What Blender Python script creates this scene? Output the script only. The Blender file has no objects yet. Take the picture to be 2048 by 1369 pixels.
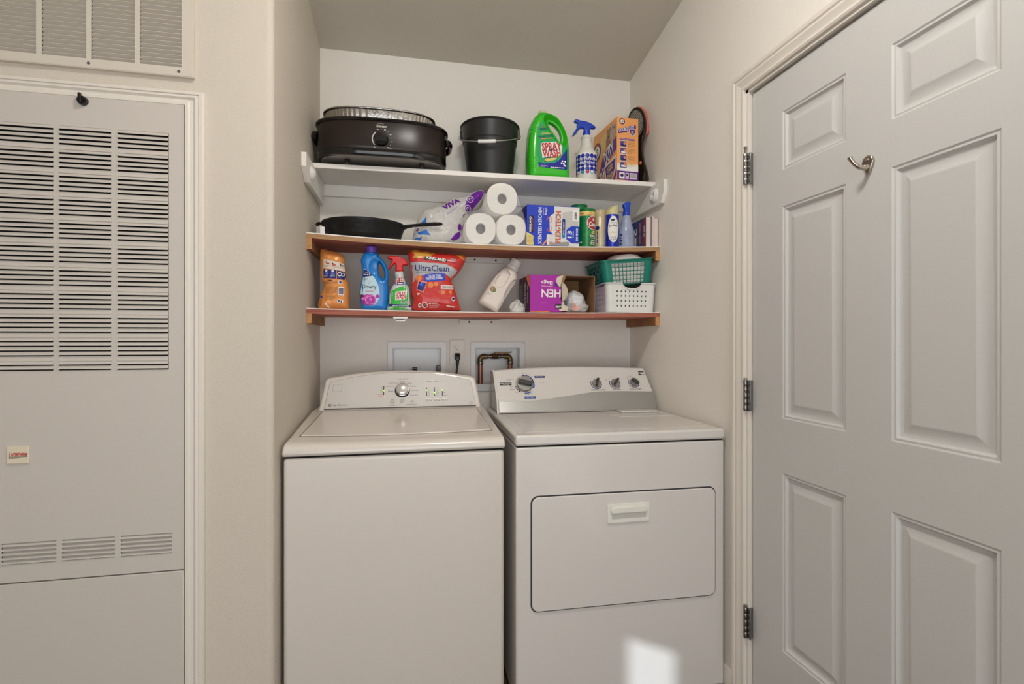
import bpy, bmesh, math, random
import numpy as np
from mathutils import Vector, Matrix
from mathutils.bvhtree import BVHTree

random.seed(4)
rng = np.random.default_rng(7)
SC = bpy.context.scene
COL = SC.collection
PI = math.pi
R = math.radians


def lin(c):
    return tuple(((v / 255.0) / 12.92 if v / 255.0 <= 0.04045 else ((v / 255.0 + 0.055) / 1.055) ** 2.4) for v in c[:3])


# ------------------------------------------------------------------ camera
cam_d = bpy.data.cameras.new('camera')
cam = bpy.data.objects.new('camera', cam_d)
COL.objects.link(cam)
cam.location = (0, 0, 1.22)
cam.rotation_euler = (R(90), 0, R(-11.4))
cam_d.sensor_width = 36.0
cam_d.lens = 1020.0 / 2048.0 * 36.0
cam_d.shift_y = -1.5 / 2048
cam_d.clip_start = 0.02
SC.camera = cam

# ------------------------------------------------------------------ world, sun, exposure
world = bpy.data.worlds.new('sky')
SC.world = world
world.use_nodes = True
wn = world.node_tree
wn.nodes.clear()
w_out = wn.nodes.new('ShaderNodeOutputWorld')
w_bg = wn.nodes.new('ShaderNodeBackground')
w_bg.inputs[0].default_value = (0.93, 0.96, 1.0, 1)
w_bg.inputs[1].default_value = 1.3
wn.links.new(w_bg.outputs[0], w_out.inputs[0])
sun_d = bpy.data.lights.new('sun', 'SUN')
sun = bpy.data.objects.new('sun', sun_d)
COL.objects.link(sun)
sun_d.energy = 1.75
sun_d.angle = R(0.6)
sun_d.color = (0.80, 0.90, 1.0)
sun.rotation_euler = Vector((0.75, 0.62, -0.30)).to_track_quat('-Z', 'Y').to_euler()
LAMP_POWER = 37.0
SC.view_settings.view_transform = 'Standard'
SC.view_settings.look = 'None'
SC.view_settings.gamma = 1.0
SC.view_settings.use_curve_mapping = False
SC.view_settings.exposure = 1.2

# ------------------------------------------------------------------ materials
_mats = {}


def mat(name, rgb=(200, 200, 200), rough=0.5, metal=0.0, bump=None, var=None, coat=0.0, alpha=1.0, emit=0.0, spec=0.5, trans=0.0):
    """procedural principled material; bump=(scale,distance), var=(scale,amount)"""
    if name in _mats:
        return _mats[name]
    m = bpy.data.materials.new(name)
    m.use_nodes = True
    nt = m.node_tree
    b = nt.nodes['Principled BSDF']
    c = (*lin(rgb), 1)
    b.inputs['Base Color'].default_value = c
    b.inputs['Roughness'].default_value = rough
    b.inputs['Metallic'].default_value = metal
    b.inputs['Specular IOR Level'].default_value = spec
    b.inputs['Coat Weight'].default_value = coat
    b.inputs['Coat Roughness'].default_value = 0.06
    b.inputs['Alpha'].default_value = alpha
    b.inputs['Transmission Weight'].default_value = trans
    if emit:
        b.inputs['Emission Color'].default_value = c
        b.inputs['Emission Strength'].default_value = emit
    tc = nt.nodes.new('ShaderNodeTexCoord')
    if bump:
        n = nt.nodes.new('ShaderNodeTexNoise')
        n.inputs['Scale'].default_value = bump[0]
        n.inputs['Detail'].default_value = 2.5
        nt.links.new(tc.outputs['Object'], n.inputs['Vector'])
        bp = nt.nodes.new('ShaderNodeBump')
        bp.inputs['Distance'].default_value = bump[1]
        bp.inputs['Strength'].default_value = 1.0
        nt.links.new(n.outputs['Fac'], bp.inputs['Height'])
        nt.links.new(bp.outputs['Normal'], b.inputs['Normal'])
    if var:
        n = nt.nodes.new('ShaderNodeTexNoise')
        n.inputs['Scale'].default_value = var[0]
        n.inputs['Detail'].default_value = 4
        nt.links.new(tc.outputs['Object'], n.inputs['Vector'])
        mx = nt.nodes.new('ShaderNodeMix')
        mx.data_type = 'RGBA'
        mx.inputs[6].default_value = (*[v * (1 - var[1]) for v in c[:3]], 1)
        mx.inputs[7].default_value = (*[min(1, v * (1 + var[1])) for v in c[:3]], 1)
        nt.links.new(n.outputs['Fac'], mx.inputs[0])
        nt.links.new(mx.outputs[2], b.inputs['Base Color'])
    _mats[name] = m
    return m


def wood(name, a, b_, scale=(2, 30, 30), rough=0.6, bands=None):
    m = bpy.data.materials.new(name)
    m.use_nodes = True
    nt = m.node_tree
    p = nt.nodes['Principled BSDF']
    p.inputs['Roughness'].default_value = rough
    tc = nt.nodes.new('ShaderNodeTexCoord')
    mp = nt.nodes.new('ShaderNodeMapping')
    mp.inputs['Scale'].default_value = scale
    n = nt.nodes.new('ShaderNodeTexNoise')
    n.inputs['Scale'].default_value = 1.6
    n.inputs['Detail'].default_value = 5
    n.inputs['Distortion'].default_value = 0.6
    rp = nt.nodes.new('ShaderNodeValToRGB')
    rp.color_ramp.elements[0].position = 0.32
    rp.color_ramp.elements[0].color = (*lin(a), 1)
    rp.color_ramp.elements[1].position = 0.68
    rp.color_ramp.elements[1].color = (*lin(b_), 1)
    nt.links.new(tc.outputs['Object'], mp.inputs['Vector'])
    nt.links.new(mp.outputs['Vector'], n.inputs['Vector'])
    if bands:
        w = nt.nodes.new('ShaderNodeTexWave')
        w.bands_direction = 'Z'
        w.inputs['Scale'].default_value = bands
        w.inputs['Distortion'].default_value = 1.2
        w.inputs['Detail'].default_value = 2
        nt.links.new(tc.outputs['Object'], w.inputs['Vector'])
        ad = nt.nodes.new('ShaderNodeMath')
        ad.operation = 'MULTIPLY_ADD'
        ad.inputs[1].default_value = 0.5
        nt.links.new(w.outputs['Fac'], ad.inputs[0])
        sc_ = nt.nodes.new('ShaderNodeMath')
        sc_.operation = 'MULTIPLY'
        sc_.inputs[1].default_value = 0.5
        nt.links.new(n.outputs['Fac'], sc_.inputs[0])
        nt.links.new(sc_.outputs[0], ad.inputs[2])
        nt.links.new(ad.outputs[0], rp.inputs['Fac'])
    else:
        nt.links.new(n.outputs['Fac'], rp.inputs['Fac'])
    nt.links.new(rp.outputs['Color'], p.inputs['Base Color'])
    _mats[name] = m
    return m


WALL = mat('wall_paint_dimmed', (207, 198, 184), 0.75, bump=(260, 0.0011), spec=0.3)  # left wall's warm, dimmer light toned into the paint colour
WALLR = mat('wall_paint_lit_right', (236, 231, 222), 0.75, bump=(260, 0.0011), spec=0.3)  # wall paint lightened: the right wall's brighter light put into its colour
WALLB = mat('wall_paint_lit_alcove', (236, 232, 224), 0.75, bump=(260, 0.0012), spec=0.3)  # wall paint whitened so the colour carries extra light inside the alcove
CEIL = mat('ceiling_paint', (208, 202, 190), 0.85, bump=(190, 0.0012), spec=0.2)
TRIM = mat('trim_paint', (226, 219, 208), 0.42)
DOORP = mat('door_paint', (202, 201, 198), 0.45, bump=(420, 0.00025))
PANEL = mat('furnace_panel_paint', (203, 196, 187), 0.5, bump=(500, 0.0001))
GRILLE = mat('grille_paint', (212, 203, 189), 0.55)
DARK = mat('dark_cavity', (14, 13, 13), 0.9)
BLACK = mat('black_plastic', (16, 16, 17), 0.35)
BLACKG = mat('black_gloss', (10, 9, 9), 0.12, coat=0.3)
WHITE = mat('white_print', (236, 234, 230), 0.5)
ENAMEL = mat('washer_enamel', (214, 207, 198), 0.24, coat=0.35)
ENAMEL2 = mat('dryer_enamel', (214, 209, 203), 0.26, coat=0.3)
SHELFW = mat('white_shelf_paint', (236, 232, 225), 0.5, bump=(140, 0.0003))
SHADEW = mat('white_plastic', (232, 230, 226), 0.38)
STEEL = mat('hinge_steel', (150, 148, 145), 0.3, 1.0)
NICKEL = mat('nickel', (190, 178, 165), 0.16, 1.0)
FLOORM = wood('floor_planks', (72, 52, 38), (110, 82, 60), (3, 30, 3), 0.4)
PLY = wood('plywood_edge', (146, 108, 72), (196, 158, 114), (6, 8, 160), 0.7, bands=95)
PLYRED = wood('plywood_red_underside', (142, 70, 56), (186, 112, 92), (5, 40, 40), 0.7)
EDGERED = wood('shelf_red_edge', (140, 66, 52), (186, 118, 96), (6, 40, 90), 0.65, bands=60)
PINE = wood('pine_cleat', (128, 84, 50), (166, 116, 72), (40, 8, 8), 0.65)
PINEEND = wood('pine_end_grain', (176, 124, 76), (206, 156, 104), (60, 20, 60), 0.7)


# ------------------------------------------------------------------ mesh builder
class MB:
    def __init__(s):
        s.v, s.f, s.m = [], [], []

    def add(s, vs, fs, mi=0):
        o = len(s.v)
        s.v += [tuple(map(float, p)) for p in vs]
        for k, f in enumerate(fs):
            s.f.append(tuple(o + i for i in f))
            s.m.append(mi[k] if isinstance(mi, (list, tuple)) else mi)
        return s

    def box(s, x0, x1, y0, y1, z0, z1, mi=0):
        # faces: bottom, top, front(-y), right(+x), back(+y), left(-x)
        return s.add([(x0, y0, z0), (x1, y0, z0), (x1, y1, z0), (x0, y1, z0), (x0, y0, z1), (x1, y0, z1), (x1, y1, z1), (x0, y1, z1)],
                     [(3, 2, 1, 0), (4, 5, 6, 7), (0, 1, 5, 4), (1, 2, 6, 5), (2, 3, 7, 6), (3, 0, 4, 7)], mi)

    def prism(s, pts, fn, d0, d1, mi=0):
        """polygon pts (a,b) mapped by fn(a,b,d) between depths d0 and d1"""
        n = len(pts)
        vs = [fn(a, b, d0) for a, b in pts] + [fn(a, b, d1) for a, b in pts]
        fs = [tuple(range(n))[::-1], tuple(range(n, 2 * n))] + [(i, (i + 1) % n, n + (i + 1) % n, n + i) for i in range(n)]
        return s.add(vs, fs, mi)

    def lathe(s, prof, n=32, c=(0, 0, 0), fn=None, mi=0, closed=False):
        vs = []
        for r, z in prof:
            for k in range(n):
                a = 2 * PI * k / n
                vs.append((r * math.cos(a), r * math.sin(a), z))
        if fn:
            vs = [fn(*p) for p in vs]
        vs = [(p[0] + c[0], p[1] + c[1], p[2] + c[2]) for p in vs]
        m = len(prof)
        fs = []
        for j in range(m - 1 if not closed else m):
            j2 = (j + 1) % m
            for k in range(n):
                k2 = (k + 1) % n
                fs.append((j * n + k, j * n + k2, j2 * n + k2, j2 * n + k))
        if not closed:
            if prof[0][0] > 1e-6:
                fs.append(tuple(range(n))[::-1])
            if prof[-1][0] > 1e-6:
                fs.append(tuple(range((m - 1) * n, m * n)))
        return s.add(vs, fs, mi)

    def tube(s, pts, r, n=10, mi=0, flat=1.0, cap=True):
        P = [Vector(p) for p in pts]
        rs = r if isinstance(r, (list, tuple)) else [r] * len(P)
        rings = []
        up = Vector((0.0123, 0.2, 1)).normalized()
        for i, p in enumerate(P):
            t = (P[min(i + 1, len(P) - 1)] - P[max(i - 1, 0)]).normalized()
            if abs(t.dot(up)) > 0.97:
                up = Vector((1, 0.1, 0)).normalized()
            a = t.cross(up).normalized()
            b = a.cross(t).normalized()
            up = b
            rings.append([p + a * (rs[i] * math.cos(2 * PI * k / n)) + b * (rs[i] * flat * math.sin(2 * PI * k / n)) for k in range(n)])
        vs = [q for g in rings for q in g]
        fs = [(j * n + k, j * n + (k + 1) % n, (j + 1) * n + (k + 1) % n, (j + 1) * n + k) for j in range(len(P) - 1) for k in range(n)]
        if cap:
            fs += [tuple(range(n))[::-1], tuple(range((len(P) - 1) * n, len(P) * n))]
        return s.add(vs, fs, mi)

    def rings(s, rr, cap0=True, cap1=True, mi=0):
        n = len(rr[0])
        vs = [q for g in rr for q in g]
        fs = [(j * n + k, j * n + (k + 1) % n, (j + 1) * n + (k + 1) % n, (j + 1) * n + k) for j in range(len(rr) - 1) for k in range(n)]
        if cap0:
            fs.append(tuple(range(n))[::-1])
        if cap1:
            fs.append(tuple(range((len(rr) - 1) * n, len(rr) * n)))
        return s.add(vs, fs, mi)


def obj(name, mb, mats, parent=None, smooth=None, bevel=0, seg=2, loc=None, rot=None, solid=0):
    me = bpy.data.meshes.new(name)
    me.from_pydata(mb.v, [], mb.f)
    mats = mats if isinstance(mats, (list, tuple)) else [mats]
    for m in mats:
        me.materials.append(m)
    if len(mats) > 1:
        me.polygons.foreach_set('material_index', mb.m)
    me.update()
    if smooth is not None:
        me.shade_smooth()
        me.set_sharp_from_angle(angle=R(smooth))
    o = bpy.data.objects.new(name, me)
    COL.objects.link(o)
    if parent:
        o.parent = parent
    if loc:
        o.location = loc
    if rot:
        o.rotation_euler = rot
    if solid:
        sm = o.modifiers.new('solid', 'SOLIDIFY')
        sm.thickness = solid
        sm.offset = -1
    if bevel:
        bm = o.modifiers.new('bevel', 'BEVEL')
        bm.width = bevel
        bm.segments = seg
        bm.limit_method = 'ANGLE'
        bm.angle_limit = R(35)
        if smooth is None:
            me.shade_smooth()
            me.set_sharp_from_angle(angle=R(50))
    return o


def thing(name, label, cat, loc=(0, 0, 0), rz=0, group=None, rot=None):
    o = bpy.data.objects.new(name, None)
    COL.objects.link(o)
    o.location = loc
    o.rotation_euler = rot if rot else (0, 0, rz)
    o.empty_display_size = 0.02
    o['label'] = label
    o['category'] = cat
    if group:
        o['group'] = group
    return o


def tag(o, label, cat, group=None):
    o['label'] = label
    o['category'] = cat
    if group:
        o['group'] = group
    return o


def struct(o, label=None):
    o['kind'] = 'structure'
    if label:
        o['label'] = label
    return o


def grid_panel(us, vs, holes, fn, d0, d1, mi=0):
    """slab with rectangular holes; us, vs sorted breaks, holes=[(u0,u1,v0,v1)]; fn(u,v,d)"""
    mb = MB()
    us = sorted(set(us) | {h[0] for h in holes} | {h[1] for h in holes})
    vs = sorted(set(vs) | {h[2] for h in holes} | {h[3] for h in holes})
    solid = {}
    for i in range(len(us) - 1):
        for j in range(len(vs) - 1):
            cu, cv = (us[i] + us[i + 1]) / 2, (vs[j] + vs[j + 1]) / 2
            solid[i, j] = not any(h[0] < cu < h[1] and h[2] < cv < h[3] for h in holes)
    idx = {}

    def V(i, j, k):
        if (i, j, k) not in idx:
            idx[i, j, k] = len(mb.v)
            mb.v.append(tuple(map(float, fn(us[i], vs[j], d0 if k == 0 else d1))))
        return idx[i, j, k]
    for (i, j), s in solid.items():
        if not s:
            continue
        mb.f.append((V(i, j, 0), V(i + 1, j, 0), V(i + 1, j + 1, 0), V(i, j + 1, 0)))
        mb.f.append((V(i, j + 1, 1), V(i + 1, j + 1, 1), V(i + 1, j, 1), V(i, j, 1)))
        for (di, dj, a, b) in ((-1, 0, (i, j + 1), (i, j)), (1, 0, (i + 1, j), (i + 1, j + 1)), (0, -1, (i, j), (i + 1, j)), (0, 1, (i + 1, j + 1), (i, j + 1))):
            if not solid.get((i + di, j + dj), False):
                mb.f.append((V(*a, 0), V(*a, 1), V(*b, 1), V(*b, 0)))
    mb.m = [mi] * len(mb.f)
    return mb


# ------------------------------------------------------------------ implicit surfaces
def smooth_poly(pts, n=4):
    P = np.array(pts, float)
    out = []
    m = len(P)
    for i in range(m):
        p0, p1, p2, p3 = P[i - 1], P[i], P[(i + 1) % m], P[(i + 2) % m]
        for k in range(n):
            t = k / n
            out.append(0.5 * ((2 * p1) + (-p0 + p2) * t + (2 * p0 - 5 * p1 + 4 * p2 - p3) * t * t + (-p0 + 3 * p1 - 3 * p2 + p3) * t ** 3))
    return np.array(out)


def sd_poly(X, Z, poly):
    d = np.full(X.shape, 1e9)
    s = np.ones(X.shape)
    n = len(poly)
    for i in range(n):
        ax, az = poly[i]
        bx, bz = poly[i - 1]
        ex, ez = bx - ax, bz - az
        wx, wz = X - ax, Z - az
        t = np.clip((wx * ex + wz * ez) / (ex * ex + ez * ez + 1e-18), 0, 1)
        dx, dz = wx - ex * t, wz - ez * t
        d = np.minimum(d, dx * dx + dz * dz)
        c1, c2, c3 = Z >= az, Z < bz, ex * wz > ez * wx
        flip = (c1 & c2 & c3) | (~c1 & ~c2 & ~c3)
        s = np.where(flip, -s, s)
    return s * np.sqrt(d)


def rext(d2, y, hd, r):
    q1 = d2 + r
    q2 = np.abs(y) - hd + r
    return np.minimum(np.maximum(q1, q2), 0) + np.hypot(np.maximum(q1, 0), np.maximum(q2, 0)) - r


def wrinkle(X, Y, Z, seed, freq, n=7):
    g = np.random.default_rng(seed)
    o = 0
    for i in range(n):
        k = g.normal(size=3)
        k = k / np.linalg.norm(k) * freq * g.uniform(0.5, 1.7)
        o = o + np.abs(np.sin(k[0] * X + k[1] * Y + k[2] * Z + g.uniform(0, 6)))
    return o / n - 0.63


def nets(fn, lo, hi, h):
    ax = [np.arange(lo[i] - h, hi[i] + 2 * h, h) for i in range(3)]
    X, Y, Z = np.meshgrid(*ax, indexing='ij')
    D = fn(X, Y, Z)
    nx, ny, nz = D.shape
    c = {}
    for i in (0, 1):
        for j in (0, 1):
            for k in (0, 1):
                c[i, j, k] = D[i:nx - 1 + i, j:ny - 1 + j, k:nz - 1 + k]
    acc = np.zeros((3, nx - 1, ny - 1, nz - 1))
    cnt = np.zeros((nx - 1, ny - 1, nz - 1))
    for a in c:
        for ax_i in range(3):
            if a[ax_i] == 1:
                continue
            b = list(a)
            b[ax_i] = 1
            b = tuple(b)
            m = (c[a] < 0) != (c[b] < 0)
            t = np.where(m, c[a] / np.where(m, c[a] - c[b], 1), 0)
            for q in range(3):
                acc[q] += np.where(m, a[q] + (t if q == ax_i else 0), 0)
            cnt += m
    act = cnt > 0
    idx = -np.ones(act.shape, int)
    idx[act] = np.arange(act.sum())
    I, J, K = np.nonzero(act)
    base = np.stack([ax[0][I], ax[1][J], ax[2][K]], 1)
    off = np.stack([acc[q][act] / cnt[act] for q in range(3)], 1) * h
    V = base + off
    F = []
    S = D < 0
    for q in range(3):
        A = [slice(None)] * 3
        B = [slice(None)] * 3
        A[q] = slice(0, -1)
        B[q] = slice(1, None)
        m = S[tuple(A)] != S[tuple(B)]
        I, J, K = np.nonzero(m)
        P = np.stack([I, J, K], 1)
        u, v = (q + 1) % 3, (q + 2) % 3
        ok = (P[:, u] > 0) & (P[:, v] > 0)
        lim = np.array(act.shape)
        ok &= (P[:, u] < lim[u]) & (P[:, v] < lim[v]) & (P[:, q] < lim[q])
        P = P[ok]
        ins = S[tuple(P.T)]

        def g(du, dv):
            Q = P.copy()
            Q[:, u] -= du
            Q[:, v] -= dv
            return idx[tuple(Q.T)]
        quad = np.stack([g(0, 0), g(1, 0), g(1, 1), g(0, 1)], 1)
        quad[~ins] = quad[~ins][:, ::-1]
        F.append(quad)
    F = np.concatenate(F)
    mb = MB()
    mb.v = [tuple(p) for p in V.tolist()]
    mb.f = [tuple(f) for f in F.tolist()]
    mb.m = [0] * len(mb.f)
    return mb


def silhouette(outer, hd, r, holes=(), h=0.003, extra=None, n=4):
    """rounded extrusion along y of an outline in x,z"""
    O = smooth_poly(outer, n)
    Hs = [smooth_poly(q, n) for q in holes]
    lo = (O[:, 0].min() - 0.004, -hd - 0.006, O[:, 1].min() - 0.004)
    hi = (O[:, 0].max() + 0.004, hd + 0.006, O[:, 1].max() + 0.004)

    def fn(X, Y, Z):
        x2, z2 = X[:, 0, :], Z[:, 0, :]
        d2 = sd_poly(x2, z2, O)
        for q in Hs:
            d2 = np.maximum(d2, -sd_poly(x2, z2, q))
        d = rext(d2[:, None, :], Y, hd, r)
        if extra:
            d = extra(d, X, Y, Z)
        return d
    return nets(fn, lo, hi, h)


def bvh_of(mb):
    return BVHTree.FromPolygons(mb.v, mb.f)


# ------------------------------------------------------------------ printed matter
_txt = {}


def text_geo(s, bold=0.0, shear=0.0):
    key = (s, bold, shear)
    if key not in _txt:
        cu = bpy.data.curves.new('lettering', 'FONT')
        cu.body = s
        cu.size = 1
        cu.offset = bold
        cu.shear = shear
        cu.resolution_u = 2
        o = bpy.data.objects.new('lettering', cu)
        COL.objects.link(o)
        dg = bpy.context.evaluated_depsgraph_get()
        me = bpy.data.meshes.new_from_object(o.evaluated_get(dg))
        v = np.array([q.co[:2] for q in me.vertices])
        f = [tuple(p.vertices) for p in me.polygons]
        bpy.data.objects.remove(o)
        bpy.data.curves.remove(cu)
        bpy.data.meshes.remove(me)
        lo, hi = v.min(0), v.max(0)
        _txt[key] = ((v - (lo + hi) / 2) / (hi - lo), f)
    return _txt[key]


class Dec:
    def __init__(s):
        s.it = []

    def raw(s, v, f, m, l):
        s.it.append((np.array(v, float), f, m, l))
        return s

    def poly(s, pts, m, l=1):
        return s.raw(pts, [tuple(range(len(pts)))], m, l)

    def rect(s, x0, x1, y0, y1, m, l=1):
        return s.poly([(x0, y0), (x1, y0), (x1, y1), (x0, y1)], m, l)

    def rr(s, x0, x1, y0, y1, r, m, l=1):
        pts = []
        for cx, cy, a in ((x1 - r, y0 + r, -90), (x1 - r, y1 - r, 0), (x0 + r, y1 - r, 90), (x0 + r, y0 + r, 180)):
            for k in range(5):
                t = R(a + 90 * k / 4)
                pts.append((cx + r * math.cos(t), cy + r * math.sin(t)))
        return s.poly(pts, m, l)

    def disc(s, cx, cy, r, m, l=1, n=20, ry=None):
        ry = ry or r
        return s.poly([(cx + r * math.cos(2 * PI * k / n), cy + ry * math.sin(2 * PI * k / n)) for k in range(n)], m, l)

    def ring(s, cx, cy, r0, r1, m, l=1, a0=0, a1=360, n=28, sy=1.0):
        v, f = [], []
        for k in range(n + 1):
            t = R(a0 + (a1 - a0) * k / n)
            v += [(cx + r0 * math.cos(t), cy + sy * r0 * math.sin(t)), (cx + r1 * math.cos(t), cy + sy * r1 * math.sin(t))]
            if k:
                f.append((2 * k - 2, 2 * k - 1, 2 * k + 1, 2 * k))
        return s.raw(v, f, m, l)

    def line(s, x0, y0, x1, y1, w, m, l=1):
        d = math.hypot(x1 - x0, y1 - y0) or 1e-9
        nx, ny = -(y1 - y0) / d * w / 2, (x1 - x0) / d * w / 2
        return s.poly([(x0 - nx, y0 - ny), (x1 - nx, y1 - ny), (x1 + nx, y1 + ny), (x0 + nx, y0 + ny)], m, l)

    def text(s, t, cx, cy, w, h, m, l=2, rot=0, bold=0.0, shear=0.0):
        if t[0] == '~':                      # print too small to read in the photograph: word-like dashes
            v, f, x = [], [], -0.5
            while x < 0.5:
                e = min(0.5, x + (h / w) * random.uniform(1.2, 3.5))
                k = len(v)
                v += [(x, -0.32), (e, -0.32), (e, 0.32), (x, 0.32)]
                f.append((k, k + 1, k + 2, k + 3))
                x = e + (h / w) * 0.5
            v = np.array(v)
        else:
            v, f = text_geo(t, bold, shear)
        v = v * np.array([w, h])
        c_, s_ = math.cos(R(rot)), math.sin(R(rot))
        v = np.stack([v[:, 0] * c_ - v[:, 1] * s_ + cx, v[:, 0] * s_ + v[:, 1] * c_ + cy], 1)
        return s.raw(v, f, m, l)

    def para(s, x0, x1, y0, y1, rows, m, l=2, th=0.45):
        """small print: broken lines of word-like dashes"""
        p = (y1 - y0) / rows
        for r_ in range(rows):
            x = x0
            end = x1 if r_ < rows - 1 else x0 + (x1 - x0) * 0.6
            while x < end:
                w = p * random.uniform(0.6, 2.4)
                s.rect(x, min(x + w, end), y1 - (r_ + 0.5 + th / 2) * p, y1 - (r_ + 0.5 - th / 2) * p, m, l)
                x += w + p * 0.4
        return s

    def barcode(s, x0, x1, y0, y1, m, l=2, vert=False):
        a, b = (y0, y1) if vert else (x0, x1)
        p = a
        while p < b:
            w = (b - a) * random.choice((0.02, 0.035, 0.05))
            e = min(p + w, b)
            s.rect(*((x0, x1, p, e) if vert else (p, e, y0, y1)), m, l)
            p = e + (b - a) * random.choice((0.02, 0.03))
        return s

    def build(s, name, parent, fn, step=None, eps=0.00035):
        mats = []
        mb = MB()
        for v, f, m, l in s.it:
            if m not in mats:
                mats.append(m)
            mi = mats.index(m)
            if step:
                bm = bmesh.new()
                bv = [bm.verts.new((p[0], p[1], 0)) for p in v]
                for q in f:
                    try:
                        bm.faces.new([bv[i] for i in q])
                    except ValueError:
                        pass
                lo, hi = v.min(0), v.max(0)
                for ax in (0, 1):
                    st = step[ax] if isinstance(step, tuple) else step
                    if not st:
                        continue
                    k = math.ceil(lo[ax] / st)
                    while k * st < hi[ax]:
                        co = [0, 0, 0]
                        no = [0, 0, 0]
                        co[ax], no[ax] = k * st, 1
                        bmesh.ops.bisect_plane(bm, geom=bm.verts[:] + bm.edges[:] + bm.faces[:], plane_co=co, plane_no=no)
                        k += 1
                bm.verts.index_update()
                vv = [(p.co.x, p.co.y) for p in bm.verts]
                ff = [tuple(q.index for q in g.verts) for g in bm.faces]
                bm.free()
            else:
                vv, ff = v, f
            mb.add([fn(a, b, l * eps) for a, b in vv], ff, mi)
        return obj(name, mb, mats, parent)


def flat(o, u=(1, 0, 0), v=(0, 0, 1), n=(0, -1, 0)):
    o, u, v, n = map(Vector, (o, u, v, n))
    return lambda a, b, d: tuple(o + u * a + v * b + n * d)


def cylmap(rad, a0=0.0, cx=0, cy=0):
    def f(a, b, d):
        t = a / rad + a0
        return (cx + (rad + d) * math.sin(t), cy - (rad + d) * math.cos(t), b)
    return f


def raymap(bvh, y0=-0.5):
    def f(a, b, d):
        loc, nor, i, q = bvh.ray_cast(Vector((a, y0, b)), Vector((0, 1, 0)))
        if loc is None:
            loc, nor, i, q = bvh.find_nearest(Vector((a, 0, b)))
        return (loc.x, loc.y - d * 1.6, loc.z)
    return f


def ink(name, rgb, rough=0.45, metal=0.0):
    return mat('ink_' + name, rgb, rough, metal)


K_BLACK = ink('black', (22, 21, 24))
K_GREY = ink('grey', (120, 118, 116))
K_NAVY = ink('navy', (20, 30, 110))
K_BLUE = ink('blue', (14, 62, 190))
K_RED = ink('red', (190, 40, 44))
K_PURPLE = ink('purple', (88, 26, 128))
K_ORANGE = ink('orange', (240, 140, 70))
K_YELLOW = ink('yellow', (226, 206, 120))
K_GREEN = ink('green', (30, 160, 70))
K_SILVER = ink('silver', (168, 172, 178), 0.35, 0.3)
K_BROWN = ink('brown', (92, 62, 40))
K_CREAM = ink('cream', (232, 222, 196))
K_TEAL = ink('teal', (40, 150, 150))

# ================================================================== the room
XL, XR, YB, YF = -0.39, 1.09, 2.40, 1.60
CZ = lambda y: 2.529 + (YB - y) * 0.158

struct(obj('floor', MB().box(-2.5, 1.3, -1.9, 2.5, -0.05, 0.0), FLOORM))
struct(obj('ceiling', MB().prism([(2.5, CZ(2.5)), (-1.9, CZ(-1.9)), (-1.9, CZ(-1.9) + 0.05), (2.5, CZ(2.5) + 0.05)], lambda a, b, d: (d, a, b), -2.5, 1.3), CEIL))

# back wall of the alcove with two recessed utility boxes
BOX1 = (-0.079, 0.150, 0.985, 1.194)
BOX2 = (0.301, 0.526, 1.012, 1.194)
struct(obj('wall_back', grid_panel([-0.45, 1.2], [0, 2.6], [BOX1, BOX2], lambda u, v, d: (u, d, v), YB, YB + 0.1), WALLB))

# left wall with a rounded drywall corner, turning into the alcove
pts = [(-2.5, YF), (XL - 0.02, YF)]
pts += [(XL - 0.02 + 0.02 * math.sin(R(a)), YF + 0.02 - 0.02 * math.cos(R(a))) for a in range(9, 91, 9)]
pts += [(XL, YB + 0.05), (XL - 0.1, YB + 0.05), (XL - 0.1, YF + 0.12), (-2.5, YF + 0.12)]
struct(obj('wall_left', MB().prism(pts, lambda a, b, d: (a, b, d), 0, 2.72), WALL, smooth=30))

# right wall with the door opening
DY0, DY1, DZ = 0.625, 1.484, 2.036
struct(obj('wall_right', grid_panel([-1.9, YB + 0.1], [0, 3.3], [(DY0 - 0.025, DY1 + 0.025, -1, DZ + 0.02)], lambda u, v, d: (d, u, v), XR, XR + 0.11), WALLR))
# walls behind the camera: rear opening added for sky fill, side one cut to shape the sun patch
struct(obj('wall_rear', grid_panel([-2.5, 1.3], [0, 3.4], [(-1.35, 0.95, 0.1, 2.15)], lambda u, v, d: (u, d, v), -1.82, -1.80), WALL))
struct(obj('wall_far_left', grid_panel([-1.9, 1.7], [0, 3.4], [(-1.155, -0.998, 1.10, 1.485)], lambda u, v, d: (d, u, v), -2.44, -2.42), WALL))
pl = bpy.data.lights.new('rear_fill_portal', 'AREA')  # portal sampling sky light through the added rear opening
pl.shape = 'RECTANGLE'
pl.size, pl.size_y = 2.3, 2.05
pl.cycles.is_portal = True
po = bpy.data.objects.new('rear_fill_portal', pl)
COL.objects.link(po)
po.location = (-0.2, -1.81, 1.125)
po.rotation_euler = Vector((0, 1, 0)).to_track_quat('-Z', 'Z').to_euler()

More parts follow.
